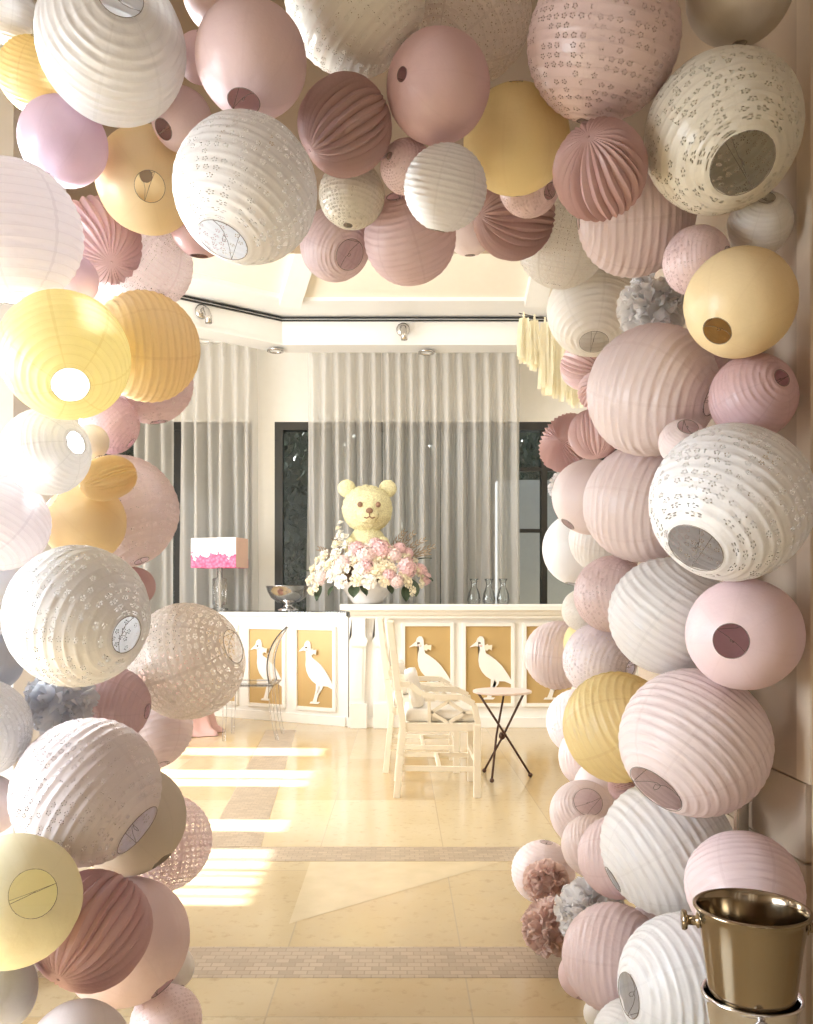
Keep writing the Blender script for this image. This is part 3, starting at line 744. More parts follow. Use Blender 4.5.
    ('E', 'pink', (-0.662, 2.304, 1.727), 0.1133, (0.199, 0.075, -0.977), 0.20,
     'pink eyelet lantern showing its lower edge beneath the golden ribbed lantern'),
    ('E', 'pinkd', (-0.731, 2.192, 1.591), 0.0751, (0.756, -0.001, -0.654), 0.20,
     'deep pink eyelet lantern below the lemon yellow and golden lanterns'),
    ('S', 'beige', (-0.669, 1.884, 1.492), 0.0387, (0.457, -0.019, -0.889), 0.20,
     'small beige lantern peeking out right of the glaring white lantern'),
    ('R', 'glaring', (-0.703, 1.732, 1.445), 0.0862, (0.889, -0.433, 0.147), 0.27,
     'glaring white ribbed lantern under the lemon yellow one at the left'),
    ('A', 'gold', (-0.621, 1.850, 1.409), 0.0615, (-0.681, -0.651, -0.336), 0.20,
     'gold pleated lantern lying sideways right of the glaring white lantern'),
    ('S', 'gold', (-0.705, 1.947, 1.322), 0.0914, (-0.595, -0.613, 0.520), 0.20,
     'golden smooth lantern between the gold pleated one and the large white eyelet below'),
    ('E', 'dustyl', (-0.702, 2.182, 1.371), 0.1458, (-0.436, 0.157, 0.886), 0.20,
     'pinkish beige eyelet lantern in front of the left curtain'),
    ('R', 'palelav', (-0.824, 1.787, 1.310), 0.1025, (-0.236, -0.505, -0.830), 0.20,
     'lavender white ribbed lantern cut by the left edge at mid height'),
    ('E', 'white', (-0.602, 1.626, 1.120), 0.1341, (0.865, -0.428, -0.262), 0.26,
     'large white eyelet lantern on the left column with a wire ring at its right'),
    ('S', 'rose', (-0.683, 2.243, 1.184), 0.0519, (0.495, -0.169, -0.852), 0.20,
     "small rose lantern showing behind the right side of the left column's white eyelet lantern"),
    ('L', 'beigel', (-0.582, 2.378, 0.983), 0.1607, (0.909, -0.301, 0.288), 0.29,
     'see-through beige lace lantern with dark seams, sticking out in front of the left counter'),
    ('T', 'grey', (-0.788, 2.016, 0.914), 0.0872, (0.362, -0.926, 0.109), 0.20,
     'grey tissue pompom on the left column between two large eyelet lanterns'),
    ('R', 'rosel', (-0.721, 2.185, 0.886), 0.0954, (0.984, -0.071, -0.161), 0.20,
     'rose pink ribbed lantern right of the grey tissue pompom'),
    ('R', 'palepink', (-0.723, 2.517, 0.780), 0.1221, (0.364, -0.344, -0.866), 0.20,
     'pale pink backlit ribbed lantern below the beige lace lantern'),
    ('E', 'grey', (-0.899, 1.862, 0.876), 0.1061, (0.119, -0.973, -0.196), 0.20,
     'blue grey eyelet lantern cut by the left edge beside the grey pompom'),
    ('S', 'grey', (-0.892, 1.911, 1.168), 0.0968, (-0.112, -0.512, -0.852), 0.20,
     "pale grey lantern at the left edge behind the left column's white eyelet lantern"),
    ('S', 'greyd', (-0.938, 1.981, 1.013), 0.0779, (0.160, -0.339, -0.927), 0.20,
     'grey lantern in the dark gap at the left edge above the blue grey one'),
    ('E', 'mauve', (-0.666, 1.852, 0.743), 0.1577, (0.821, -0.201, -0.535), 0.37,
     'large greyish pink glossy eyelet lantern with a slanted slit opening, low on the left column'),
    ('S', 'olived', (-0.657, 2.117, 0.615), 0.1351, (0.661, -0.220, -0.717), 0.20,
     'olive beige lantern just behind the greyish pink glossy one'),
    ('L', 'pinkl', (-0.646, 2.361, 0.493), 0.1348, (-0.195, 0.317, 0.928), 0.20,
     'pink lace lantern bulging over the sunlit floor, low on the left column'),
    ('S', 'lemonp', (-0.720, 1.623, 0.590), 0.1217, (0.621, -0.702, 0.348), 0.35,
     'pale yellow lantern with a large round opening at the lower left edge'),
    ('A', 'rose', (-0.641, 1.812, 0.463), 0.1190, (-0.317, -0.758, -0.570), 0.20,
     'large rose pleated lantern right of the pale yellow one at the lower left'),
    ('S', 'dusty', (-0.661, 2.098, 0.328), 0.1524, (0.687, -0.297, -0.663), 0.20,
     'dusty pink smooth lantern behind the large rose pleated one at the lower left'),
    ('S', 'greyd', (-0.782, 1.668, 0.398), 0.0828, (0.319, -0.681, -0.659), 0.20,
     'grey lantern in the bottom left corner under the pale yellow one'),
    ('S', 'mauve', (-0.605, 1.635, 0.299), 0.0956, (-0.287, 0.775, 0.562), 0.20,
     'greyish beige lantern cut by the bottom edge under the large rose pleated one'),
    ('E', 'pinkw', (-0.579, 2.153, 0.108), 0.0880, (0.484, -0.483, -0.729), 0.20,
     'pink eyelet lantern cut by the bottom edge at the foot of the left column'),
    ('S', 'palecream', (-0.597, 2.277, 0.187), 0.0586, (0.483, -0.536, -0.692), 0.20,
     'white sliver of a lantern above the pink one at the foot of the left column'),
    ('S', 'mauve', (-0.895, 1.890, 0.705), 0.0672, (-0.234, -0.703, -0.671), 0.20,
     'mauve grey lantern at the left edge just above the pale yellow one'),
]
for n, (kind, colour, ctr, R, ax, hr, label) in enumerate(LANTERNS):
    m = paper(kind, colour)
    if kind in 'RSEL':
        t = thing({'R': 'paper_lantern', 'S': 'paper_lantern', 'E': 'eyelet_lantern', 'L': 'lace_lantern'}[kind], label, 'lantern', ctr, 0, 'paper lanterns of the arch')
        t.rotation_euler = axis_rot(ax, n * 1.7)
        obj('paper_shade', shade_bm(R, hr, kind, n), m, t, smooth=True)
        obj('wire_frame', wires_bm(R, hr, n), M_wire, t, smooth=True)
    elif kind == 'A':
        o = obj('pleated_lantern', pleated_bm(R, n), m, smooth=False, loc=ctr, rot=axis_rot(ax)); tag(o, label, 'lantern', 'pleated paper balls of the arch')
        if label.startswith('gold pleated'): o.scale = (.74, .74, 1.04)
        bm = bmesh.new(); ball(bm, (0, 0, R * .965), R * .03, 8, 6)
        obj('pole_knot', bm, m, o)
        if 'sticking out beneath' in label:
            # tie string from this ball up to the soffit above it
            q = o.rotation_euler.to_matrix().inverted(); C_ = Vector(ctr)
            bm = bmesh.new(); tube(bm, [q @ Vector((0, 0, R * .8)), q @ (Vector((ctr[0], 2.99, 2.399)) - C_)], .0015, 6); obj('tie_string', bm, M_wire, o)
    elif kind == 'F':
        o = obj('paper_rosette', rosette_bm(R, n), m, loc=ctr, rot=axis_rot(ax)); tag(o, label, 'rosette')
    else:
        o = obj('tissue_pompom', pompom_bm(R * .93, n, 70 if R < .085 else 90), m, smooth=True, loc=ctr, rot=(n, n * .7, 0)); tag(o, label, 'pompom', 'tissue pompoms of the arch')
# the metal frame the lanterns are tied to, seen in a gap by the right wall
fr = thing('arch_frame', 'thin grey metal frame behind the lanterns, seen by the right wall', 'frame', (0, 0, 0))
for nm, a, b in (('upright', (.835, 2.13, 0), (.835, 2.13, 2.72)), ('upright', (-1.09, 2.13, 0), (-1.09, 2.13, 2.72)), ('crossbar', (-1.09, 2.13, 2.735), (.835, 2.13, 2.735))):
    bm = bmesh.new(); beam(bm, a, b, .028, .028, up=(0, 1, 0), bev=.003); obj(nm, bm, M_steel, fr)

# ------------------------------------------------------------------ bar counter with heron panels
HK = 7.86 / F / 3.94
HERON = [(188, 344), (214, 322), (219, 308), (228, 300), (239, 302), (245, 313), (246, 330), (248, 352), (251, 366), (270, 378), (292, 394), (314, 416), (334, 444), (350, 470), (357, 492), (344, 486), (326, 478), (300, 477), (276, 473), (252, 458), (236, 440), (226, 420), (222, 396), (224, 372), (228, 350), (222, 341), (210, 339)]
LEGS = [[(272, 464), (283, 464), (283, 478), (277, 500), (268, 532), (262, 543), (254, 543), (262, 524), (270, 496)],
        [(280, 468), (288, 466), (304, 478), (303, 486), (287, 506), (279, 522), (271, 546), (263, 546), (271, 518), (281, 500), (294, 483)],
        [(246, 541), (288, 541), (280, 549), (240, 549)]]
def hp(p, k=HK): return ((p[0] - 264) * k, (414 - p[1]) * k)          # around the panel's middle
def heron(parent, x, z, k, y):
    """flat cut-out bird screwed on the panel, bow at its neck"""
    e = []
    bm = bmesh.new(); prism(bm, [hp(p, k) for p in HERON], 0, .014)
    for i, l in enumerate(LEGS): 
        b2 = bmesh.new(); prism(b2, [hp(p, k) for p in l], .001 + .0015 * i, .011); me = bpy.data.meshes.new('t'); b2.to_mesh(me); b2.free(); bm.from_mesh(me); bpy.data.meshes.remove(me)
    h = obj('heron', bm, M_cwhite, parent, loc=(x, y, z)); h['label'] = 'white cut-out heron'
    bm = bmesh.new()
    prism(bm, [hp(p, k) for p in ((244, 338), (258, 330), (262, 336), (276, 334), (274, 356), (262, 350), (256, 358), (246, 350))], -.012, -.0005)
    obj('bow_tie', bm, M_gold2, h)
    bm = bmesh.new(); ball(bm, (hp((226, 327), k)[0], -.001, hp((226, 327), k)[1]), .011, 10, 6, (1.3, .25, .7)); obj('eye', bm, M_dark, h)
    bm = bmesh.new(); ball(bm, (hp((232, 338), k)[0], -.001, hp((232, 338), k)[1]), .014, 10, 6, (1.1, .15, .8)); obj('cheek', bm, M_blush, h)
    return h
M_gold2 = mat('bow_ivory', (.84, .76, .62), .5)
def frame_bm(x0, x1, z0, z1, w, y0, y1):
    bm = bmesh.new()
    box(bm, x0, x0 + w, y0, y1, z0, z1, .004); box(bm, x1 - w, x1, y0, y1, z0, z1, .004)
    box(bm, x0 + w, x1 - w, y0, y1, z0, z0 + w, .004); box(bm, x0 + w, x1 - w, y0, y1, z1 - w, z1, .004)
    return bm
bar = thing('bar_counter', 'cream bar counter with a moulded top, twin pillars and gold heron panels', 'counter', (0, 7.86, 0))
obj('body', boxm(-.46, 2.9, 0, .52, 0, .99), M_cwhite, bar)
obj('plinth', boxm(-.47, 2.9, -.02, .02, 0, .09, .004), M_cwhite, bar)
bm = bmesh.new()
prof = [(-.075, .985), (-.080, 1.005), (-.105, 1.020), (-.125, 1.045), (-.150, 1.060), (-.155, 1.100), (-.145, 1.112)]
def slab(bm, prof, x0, x1, back):
    """moulding that returns round the left end"""
    a = [bm.verts.new((x0 + (o * .62 if z > 1.05 else -.005), o, z)) for o, z in prof]; b = [bm.verts.new((x1, o, z)) for o, z in prof]; c = [bm.verts.new((x0 + (o * .62 if z > 1.05 else -.005), back, z)) for o, z in prof]; e = [bm.verts.new((x1, back, z)) for o, z in prof]
    n = len(prof)
    for i in range(n - 1):
        bm.faces.new((a[i], b[i], b[i + 1], a[i + 1])); bm.faces.new((c[i], a[i], a[i + 1], c[i + 1])); bm.faces.new((b[i], e[i], e[i + 1], b[i + 1])); bm.faces.new((e[i], c[i], c[i + 1], e[i + 1]))
    bm.faces.new((a[-1], b[-1], e[-1], c[-1])); bm.faces.new((a[0], c[0], e[0], b[0]))
    bmesh.ops.recalc_face_normals(bm, faces=bm.faces[:])
slab(bm, prof, -.44, 2.9, .60)
obj('worktop', bm, M_cwhite, bar)
for i in range(5):
    xc = .250 + .547 * i
    f = obj('panel_frame', frame_bm(xc - .236, xc + .236, .188, .945, .032, -.028, .01), M_cwhite, bar)
    obj('gold_panel', boxm(xc - .204, xc + .204, -.006, .004, .220, .913), M_gold, f)
    heron(bar, xc + .005, .563, HK, -.026)
def pillar(parent, x, y):
    p = obj('pillar', boxm(x - .075, x + .075, y, y + .12, 0, .225, .005), M_cwhite, parent)
    bm = bmesh.new()
    prism(bm, [(x - .055, .225), (x + .050, .225), (x + .066, .735), (x - .066, .735)], y + .02, y + .12)
    prism(bm, [(x - .030, .26), (x + .030, .26), (x + .038, .72), (x - .038, .72)], y + .012, y + .021)
    obj('shaft', bm, M_cwhite, p)
    bm = bmesh.new()
    prism(bm, [(x - .068, .735), (x + .068, .735), (x + .085, .79), (x + .060, .83), (x + .060, .99), (x - .060, .99), (x - .060, .83), (x - .085, .79)], y - .005, y + .12)
    obj('capital', bm, M_cwhite, p)
pillar(bar, -.372, -.07); pillar(bar, -.165, -.07)

# lower counter, turned away to the left
LO_ = Vector((-.465, 7.885, 0)); ang = math.atan2(.67, -1.23)      # local x runs to the left along the front
lc = thing('side_counter', 'white lower counter with gold heron panels, left of the cream bar', 'counter', LO_)
lc.rotation_euler = (0, 0, ang + pi)                              # local -x runs to the left, local -y faces us
LEN = 1.95; LD = .42
def plan(bm, y0, y1, z0, z1):
    # right end cut back so that it meets the bar's side
    k = .62; P = [(-LEN, y0), (-.006 - max(y0, 0) * k, y0), (-.006 - y1 * k, y1), (-LEN, y1)]
    a = [bm.verts.new((x, y, z0)) for x, y in P]; b = [bm.verts.new((x, y, z1)) for x, y in P]
    bm.faces.new(a[::-1]); bm.faces.new(b)
    for i in range(4): bm.faces.new((a[i], a[(i + 1) % 4], b[(i + 1) % 4], b[i]))
    return bm
obj('body', plan(bmesh.new(), .012, LD, 0, 1.0), M_cwhite, lc)
obj('plinth', boxm(-LEN, -.035, -.006, .02, 0, .085, .004), M_cwhite, lc)
obj('worktop', plan(bmesh.new(), -.035, LD + .01, 1.0, 1.035), M_cwhite, lc)
obj('glass_top', plan(bmesh.new(), -.045, LD, 1.0355, 1.0455), M_glass, lc)
for i in range(3):
    xc = -.366 - .566 * i
    f = obj('panel_frame', frame_bm(xc - .232, xc + .232, .125, .905, .034, -.018, .014), M_cwhite, lc)
    obj('gold_panel', boxm(xc - .198, xc + .198, .002, .0125, .159, .871), M_gold, f)
    heron(lc, xc, .505, HK * 1.02, -.014)

# ------------------------------------------------------------------ curtains and fascia lamps
def curtain(name, x0, x1, y, zt, zb, label, spread=0.0, seed=1, amp=.135):
    bm = bmesh.new(); W_ = x1 - x0; n = max(3, round(W_ / .135)); cols = n * 16; rows = 30
    rnd = random.Random(seed); ph = [rnd.uniform(-.6, .6) for _ in range(n + 2)]; sc = [rnd.uniform(.7, 1.25) for _ in range(n + 2)]
    g = []
    for i in range(rows + 1):
        v = i / rows; row = []
        for j in range(cols + 1):
            u = j / cols; q = u * n; k = int(q)
            wv = cos(2 * pi * q); top = .30 + .70 * min(1, v * 4)
            lo_ = min(1.0, v * 1.6)                                   # folds merge and drift on the way down
            dr = noise.noise(Vector((u * W_ * 1.6, v * .9, seed))) * 1.5 * v
            wide = sin(pi * q + ph[k // 2] * 2 + dr * 2) * .75 + .45 * cos(2 * pi * q + dr * 3) + .25 * noise.noise(Vector((u * W_ * 9, v * .6, seed + 3)))
            x = x0 + W_ * (u + .28 / (2 * pi * n) * sin(4 * pi * q + .4)) + spread * v * (u - .5) + .03 * dr
            yy = y + amp * top * (wv * (1 - .75 * lo_) + wide * lo_)
            row.append(bm.verts.new((x, yy, zt + (zb - zt) * v)))
        g.append(row)
    for i in range(rows):
        for j in range(cols): bm.faces.new((g[i][j], g[i + 1][j], g[i + 1][j + 1], g[i][j + 1]))
    c = obj(name, bm, M_curtain, smooth=True); tag(c, label, 'curtain', 'sheer curtains')
    bm = bmesh.new(); tube(bm, [(0, -amp * .5, -.16), (0, -amp * .62, -.05), (0, -amp * .5, 0)], .010, 5)
    p = obj('pinch_pleat', bm, M_curtain, c)
    for k in range(n):
        if k: p = p.copy(); COL.objects.link(p)
        p.location = (x0 + W_ * (k + .5) / n, y, zt)
    return c
CYR = 9.42
def cx_(px, d=CYR): return (px - 400) / F * d
curtain('curtain', cx_(307), cx_(381), CYR, 3.93, .02, 'sheer cream curtain left of and behind the teddy bear', seed=2)
curtain('curtain', cx_(382), cx_(441), CYR + .02, 3.93, .02, 'sheer cream curtain directly right of the teddy bear', seed=5)
curtain('curtain', cx_(441), cx_(521), CYR, 3.93, .02, 'sheer cream curtain behind the three glass carafes', seed=8)
curtain('curtain', cx_(130), cx_(171), CYR, 3.93, .02, 'narrow sheer curtain next to the pinkish beige eyelet lantern', seed=11)
curtain('curtain', cx_(179), cx_(256), CYR, 3.93, .02, 'sheer cream curtain behind the floral table lamp', seed=14)
bm = bmesh.new(); tube(bm, [(-3.6, 9.42, 3.95), (2.6, 9.42, 3.95)], .014, 8)
tag(obj('curtain_track', bm, M_cwhite), 'white track the sheer curtains hang from', 'rail')
def spot(loc, n, label):
    t = thing('wall_spotlight', label, 'spotlight', loc, 0, 'spotlights on the white fascia')
    n = Vector(n); T = n.to_track_quat('Z', 'Y').to_matrix().to_4x4()
    bm = bmesh.new(); lathe(bm, [(.068, .0), (.068, .012), (.05, .03), (.0001, .034)], 24); bmesh.ops.transform(bm, matrix=T, verts=bm.verts[:]); obj('back_plate', bm, M_steel, t, smooth=True)
    bm = bmesh.new(); tube(bm, [n * .03, n * .09 + Vector((.0, 0, -.01)), n * .13 + Vector((.01, 0, -.08)), n * .13 + Vector((.012, 0, -.14))], [.030, .034, .034, .032], 14); obj('lamp_head', bm, M_steel, t, smooth=True)
spot((.03, 8.695, 3.85), (0, -1, 0), 'small steel spotlight in the middle of the white fascia')
sp = A + UL * .86; spot((sp.x + NL.x * .004, sp.y + NL.y * .004, 3.86), NL, 'small steel spotlight on the left slanting wing of the fascia')
def downlight(loc, label):
    t = thing('ceiling_downlight', label, 'downlight', loc, 0, 'downlights under the fascia')
    bm = bmesh.new(); lathe(bm, [(.085, -.0), (.085, -.012), (.062, -.014), (.060, .0)], 24); obj('rim', bm, M_steel, t, smooth=True)
    bm = bmesh.new(); lathe(bm, [(.060, -.003), (.0001, -.005)], 20); obj('lens', bm, M_white, t)
downlight((.27, 8.86, 3.675), 'recessed downlight under the fascia right of the middle spotlight')
downlight((-1.26, 8.80, 3.675), 'recessed downlight under the fascia at its left corner')

# ------------------------------------------------------------------ bowl of flowers with the teddy bear
BZ = 1.112; fl = thing('flower_arrangement', 'white bowl of cream and pink flowers with a yellow teddy bear on top', 'flower arrangement', (-.305, 8.10, BZ))
bm = bmesh.new(); lathe(bm, [(.10, 0), (.125, .004), (.150, .03), (.195, .09), (.235, .15), (.252, .20), (.243, .20), (.18, .10), (.001, .05)], 48, cap0=True)
obj('bowl', bm, M_bowl, fl, smooth=True)
def lumpy(bm, amt, sc, seed=0):
    for v in bm.verts:
        n = v.co.normalized() if v.co.length > 0 else Vector((0, 0, 1)); v.co += n * amt * noise.noise(v.co * sc + Vector((seed, 0, 0)))
HZ = .885
bm = bmesh.new(); ball(bm, (0, 0, 0), .225, 56, 40, (1.04, .92, .98)); ball(bm, (0, -.165, -.07), .105, 30, 20, (1.0, .75, .78)); lumpy(bm, .014, 40)
bear = obj('bear_head', bm, M_bear, fl, smooth=True, loc=(0, 0, HZ)); bear['label'] = 'round yellow teddy bear head covered in petals'
bear.rotation_euler = (0, 0, radians(4))
for s, lx in ((-1, 'left'), (1, 'right')):
    bm = bmesh.new(); ball(bm, (s * .190, .0, .190), .084, 24, 16, (1, .55, 1)); lumpy(bm, .008, 40, s); obj('ear', bm, M_bear, bear, smooth=True)
    bm = bmesh.new(); ball(bm, (s * .083 + .01, -.203, .02), .024, 14, 10, (1, .6, 1.1)); obj('eye', bm, M_brown, bear, smooth=True)
bm = bmesh.new(); ball(bm, (.012, -.246, -.040), .030, 16, 10, (1.1, .6, .85)); obj('nose', bm, M_brown, bear, smooth=True)
bm = bmesh.new(); tube(bm, [(.012, -.246, -.06), (.012, -.243, -.088)], .005, 6); tube(bm, [(-.035, -.226, -.098), (-.012, -.238, -.108), (.012, -.242, -.092), (.036, -.238, -.108), (.062, -.222, -.094)], .006, 6); obj('mouth', bm, M_brown, bear)
bm = bmesh.new(); ball(bm, (0, .02, .50), .19, 48, 32, (1.02, .85, 1.25)); ball(bm, (-.15, -.09, .53), .07, 20, 14, (.9, .9, 1.3)); ball(bm, (.15, -.09, .53), .07, 20, 14, (.9, .9, 1.3)); lumpy(bm, .014, 40)
obj('bear_body', bm, M_bear, fl, smooth=True)
def rose_bm(r, seed, cup=.55, layers=4):
    """open rose: rings of curled petals round a closed heart"""
    bm = bmesh.new(); rnd = random.Random(seed); ball(bm, (0, 0, r * .28), r * .34, 10, 8)
    for L_ in range(layers):
        n = 5 + L_; rad = r * (.30 + .70 * L_ / (layers - 1)); open_ = .25 + .75 * L_ / (layers - 1)
        for k in range(n):
            a = 2 * pi * k / n + L_ * .5 + rnd.uniform(-.15, .15); g = []
            for b in range(4):
                v = b / 3
                row = []
                for c in range(5):
                    s = c / 2 - 1; aa = a + s * 2.6 / n * (.4 + .6 * v)
                    rr = rad * (.30 + .70 * v) * (1 - .10 * abs(s) * v) * (1 if v < .9 else 1.03)
                    z = r * (.02 + (.62 - .42 * open_) * v * (1 + cup * (1 - open_)) - .10 * open_ * v * v + .03 * rnd.uniform(-1, 1))
                    row.append(bm.verts.new((rr * cos(aa), rr * sin(aa), z)))
                g.append(row)
            for b in range(3):
                for c in range(4): bm.faces.new((g[b][c], g[b][c + 1], g[b + 1][c + 1], g[b + 1][c]))
    return bm
def clump_bm(r, seed, n=55):
    """hydrangea head: many four-petal florets over a dome"""
    bm = bmesh.new(); rnd = random.Random(seed); ball(bm, (0, 0, 0), r * .75, 12, 8, (1, 1, .8))
    for q in range(n):
        z = 1 - 1.35 * (q + .5) / n; a = q * 2.39996; h = sqrt(max(0, 1 - z * z)); d = Vector((h * cos(a), h * sin(a), z * .85))
        T = Matrix.Translation(d * r * rnd.uniform(.8, 1.0)) @ d.to_track_quat('Z', 'Y').to_matrix().to_4x4() @ Matrix.Rotation(rnd.uniform(0, 2), 4, 'Z')
        f = r * .24; c0 = bm.verts.new(T @ Vector((0, 0, 0)))
        for k in range(4):
            b = k * pi / 2; p = [bm.verts.new(T @ Vector((f * m_ * cos(b + o_), f * m_ * sin(b + o_), f * .28))) for o_, m_ in ((-.6, .75), (0, 1.1), (.6, .75))]
            bm.faces.new((c0, p[0], p[1], p[2]))
    return bm
FM = {'rose_cream': mat('cream_petals', (.90, .83, .66), .7, var=.08, scale=40), 'rose_white': mat('white_petals', (.90, .87, .81), .7, var=.05, scale=40),
      'pink': mat('pink_petals', (.80, .55, .57), .7, var=.15, scale=60), 'blush': mat('blush_petals', (.88, .70, .69), .7, var=.1, scale=60)}
random.seed(12)
kinds = {}
spots = []
def dome(a, b):
    """point on the front half of the flower dome: a from -1 (left) to 1, b from 0 (rim) to 1 (top)"""
    an = a * 1.35; ro = .56 * (1 - .42 * min(b * b, 1.1))
    return Vector((ro * sin(an) * 1.0, -.34 * cos(an) * (1 - .55 * b), .17 + .355 * b + .05 * cos(an)))
flowers = [('rose_white', -.32, .22, .095), ('rose_white', -.05, .20, .085), ('rose_white', -.22, .62, .075), ('blush', -.02, .62, .085), ('rose_cream', .10, .18, .085), ('rose_cream', .18, .22, .070),
           ('pink', .0, .30, .070), ('pink', .24, .78, .085), ('rose_cream', .32, .30, .06), ('pink', -.16, .80, .065), ('pink', .56, .34, .085), ('rose_cream', .74, .30, .055), ('blush', .42, .66, .07),
           ('rose_cream', .16, .50, .055), ('rose_cream', .32, .56, .055), ('rose_cream', .26, .36, .056), ('rose_cream', .40, .78, .056), ('rose_cream', .48, .44, .055), ('rose_cream', .60, .62, .052), ('rose_cream', .73, .70, .05),
           ('rose_cream', -.14, .46, .055), ('rose_cream', -.52, .40, .07), ('rose_white', -.66, .34, .075), ('rose_white', -.50, .70, .07), ('rose_cream', -.78, .12, .055), ('rose_cream', -.86, .36, .055),
           ('rose_cream', -.72, .62, .055), ('rose_white', -.84, .74, .055), ('rose_cream', -.66, .96, .06), ('rose_white', -.58, 1.14, .055), ('rose_white', -.72, 1.30, .045), ('rose_cream', -.70, -.12, .05), ('rose_cream', -.82, -.22, .045),
           ('rose_cream', .64, -.24, .05), ('rose_cream', .80, -.02, .05), ('rose_white', -.40, .92, .06), ('blush', -.32, .44, .07), ('pink', .88, .34, .06), ('pink', .66, .86, .06), ('rose_cream', .88, .58, .045),
           ('rose_white', .06, .84, .065), ('blush', -.62, .10, .06), ('rose_white', -.44, .12, .075), ('blush', .10, .70, .06), ('rose_cream', .84, .18, .05), ('rose_cream', .46, .10, .06),
           ('rose_white', -.78, 1.20, .05), ('rose_cream', -.86, 1.02, .05), ('rose_white', -.70, 1.55, .045), ('rose_cream', -.80, 1.42, .04), ('rose_cream', -.95, .62, .05), ('rose_cream', -.92, .08, .05), ('rose_cream', -.90, -.18, .045), ('pink', .97, .16, .055),
           ('rose_cream', .22, .66, .05), ('rose_cream', .54, .24, .052), ('pink', .28, .10, .06), ('rose_cream', .68, .48, .048), ('rose_cream', -.26, .30, .055), ('rose_cream', -.42, .56, .05), ('pink', .16, .92, .06), ('rose_cream', -.12, -.02, .06), ('rose_white', .04, -.06, .065), ('rose_cream', .22, -.03, .06), ('blush', .38, -.02, .06), ('rose_white', -.30, -.04, .065), ('rose_cream', .54, -.02, .055), ('rose_cream', .36, .94, .045), ('pink', .84, .78, .05)]
meshes = {}
for i, (k, a, b, r) in enumerate(flowers):
    p = dome(a, b); q = Vector((p.x, p.y, p.z - .15)); q.y -= .12; ref = (k, round(r, 2))
    if ref not in meshes:
        o = obj('rose' if k.startswith('rose') else 'hydrangea', rose_bm(round(r, 2), i) if k.startswith('rose') else clump_bm(round(r, 2) * 1.1, i), FM[k], fl, smooth=k.startswith('rose')); meshes[ref] = o
    else: o = meshes[ref].copy(); COL.objects.link(o)
    o.location = p; o.rotation_euler = (q.to_track_quat('Z', 'Y') @ Matrix.Rotation(i, 3, 'Z').to_quaternion()).to_euler()
bm = bmesh.new()
for i in range(60):
    a = random.uniform(0, 6.28); r = random.uniform(.06, .26); ball(bm, (r * cos(a), r * sin(a) * .7, random.uniform(.23, .36)), random.uniform(.04, .06), 7, 5)
o = obj('greenery_base', bm, M_twig, fl)
def leaf(p, d, L_, w):
    bm = bmesh.new(); d = Vector(d).normalized(); T = Matrix.Translation(Vector(p)) @ d.to_track_quat('Y', 'Z').to_matrix().to_4x4(); g = []
    for i in range(7):
        v = i / 6; ww = w * sin(pi * min(1, v * .92 + .06)) ** .8
        g.append([bm.verts.new(T @ Vector((s * ww, L_ * v, .25 * w * abs(s) - L_ * .25 * v * v))) for s in (-1, 0, 1)])
    for i in range(6):
        for c in (0, 1): bm.faces.new((g[i][c], g[i][c + 1], g[i + 1][c + 1], g[i + 1][c]))
    obj('leaf', bm, M_leaf, fl)
for p, d, L_, w in (((-.10, -.26, .17), (-.1, -.6, -.6), .13, .055), ((-.05, -.27, .16), (.5, -.6, -.5), .12, .04), ((.20, -.24, .17), (.3, -.5, -.5), .10, .035), ((.40, -.18, .22), (.3, -.4, -.6), .17, .06), ((.48, -.1, .28), (.7, -.3, -.2), .15, .05),
                    ((.44, -.05, .40), (.9, -.2, .35), .16, .035), ((-.42, -.10, .17), (-.3, -.4, -.7), .15, .045), ((-.48, -.05, .30), (-.9, -.2, .2), .12, .04), ((.34, -.22, .16), (.2, -.3, -.8), .14, .05), ((-.30, -.20, .16), (-.4, -.4, -.5), .10, .03)): leaf(p, d, L_, w)
def frond(base, tip, seed):
    bm = bmesh.new(); rnd = random.Random(seed); a, b = Vector(base), Vector(tip); pts = []
    for i in range(8):
        t = i / 7; pts.append(a.lerp(b, t) + Vector((0, 0, -.10 * t * t + .03 * t)))
    tube(bm, pts, [.006 - .004 * i / 7 for i in range(8)], 5)
    for i in range(2, 8):
        for s in (-1, 1):
            d = (pts[i] - pts[i - 1]).normalized(); o = Vector((-d.z, rnd.uniform(-.4, .4), d.x)) * s
            L_ = .075 * (1 - .07 * i); tube(bm, [pts[i], pts[i] + (d * .6 + o * .6) * L_ * .6, pts[i] + (d + o * .5) * L_], [.004, .006, .003], 4)
    obj('dried_fern', bm, M_twig, fl)
for i, (b, t) in enumerate((((.22, .05, .38), (.42, .02, .72)), ((.25, .0, .38), (.52, -.05, .66)), ((.28, -.05, .36), (.56, -.08, .54)), ((.18, .08, .40), (.34, .08, .74)), ((.30, .03, .36), (.60, .0, .60)), ((-.22, .05, .38), (-.30, .03, .66)), ((-.28, .05, .36), (-.44, .03, .58)))): frond(b, t, i)

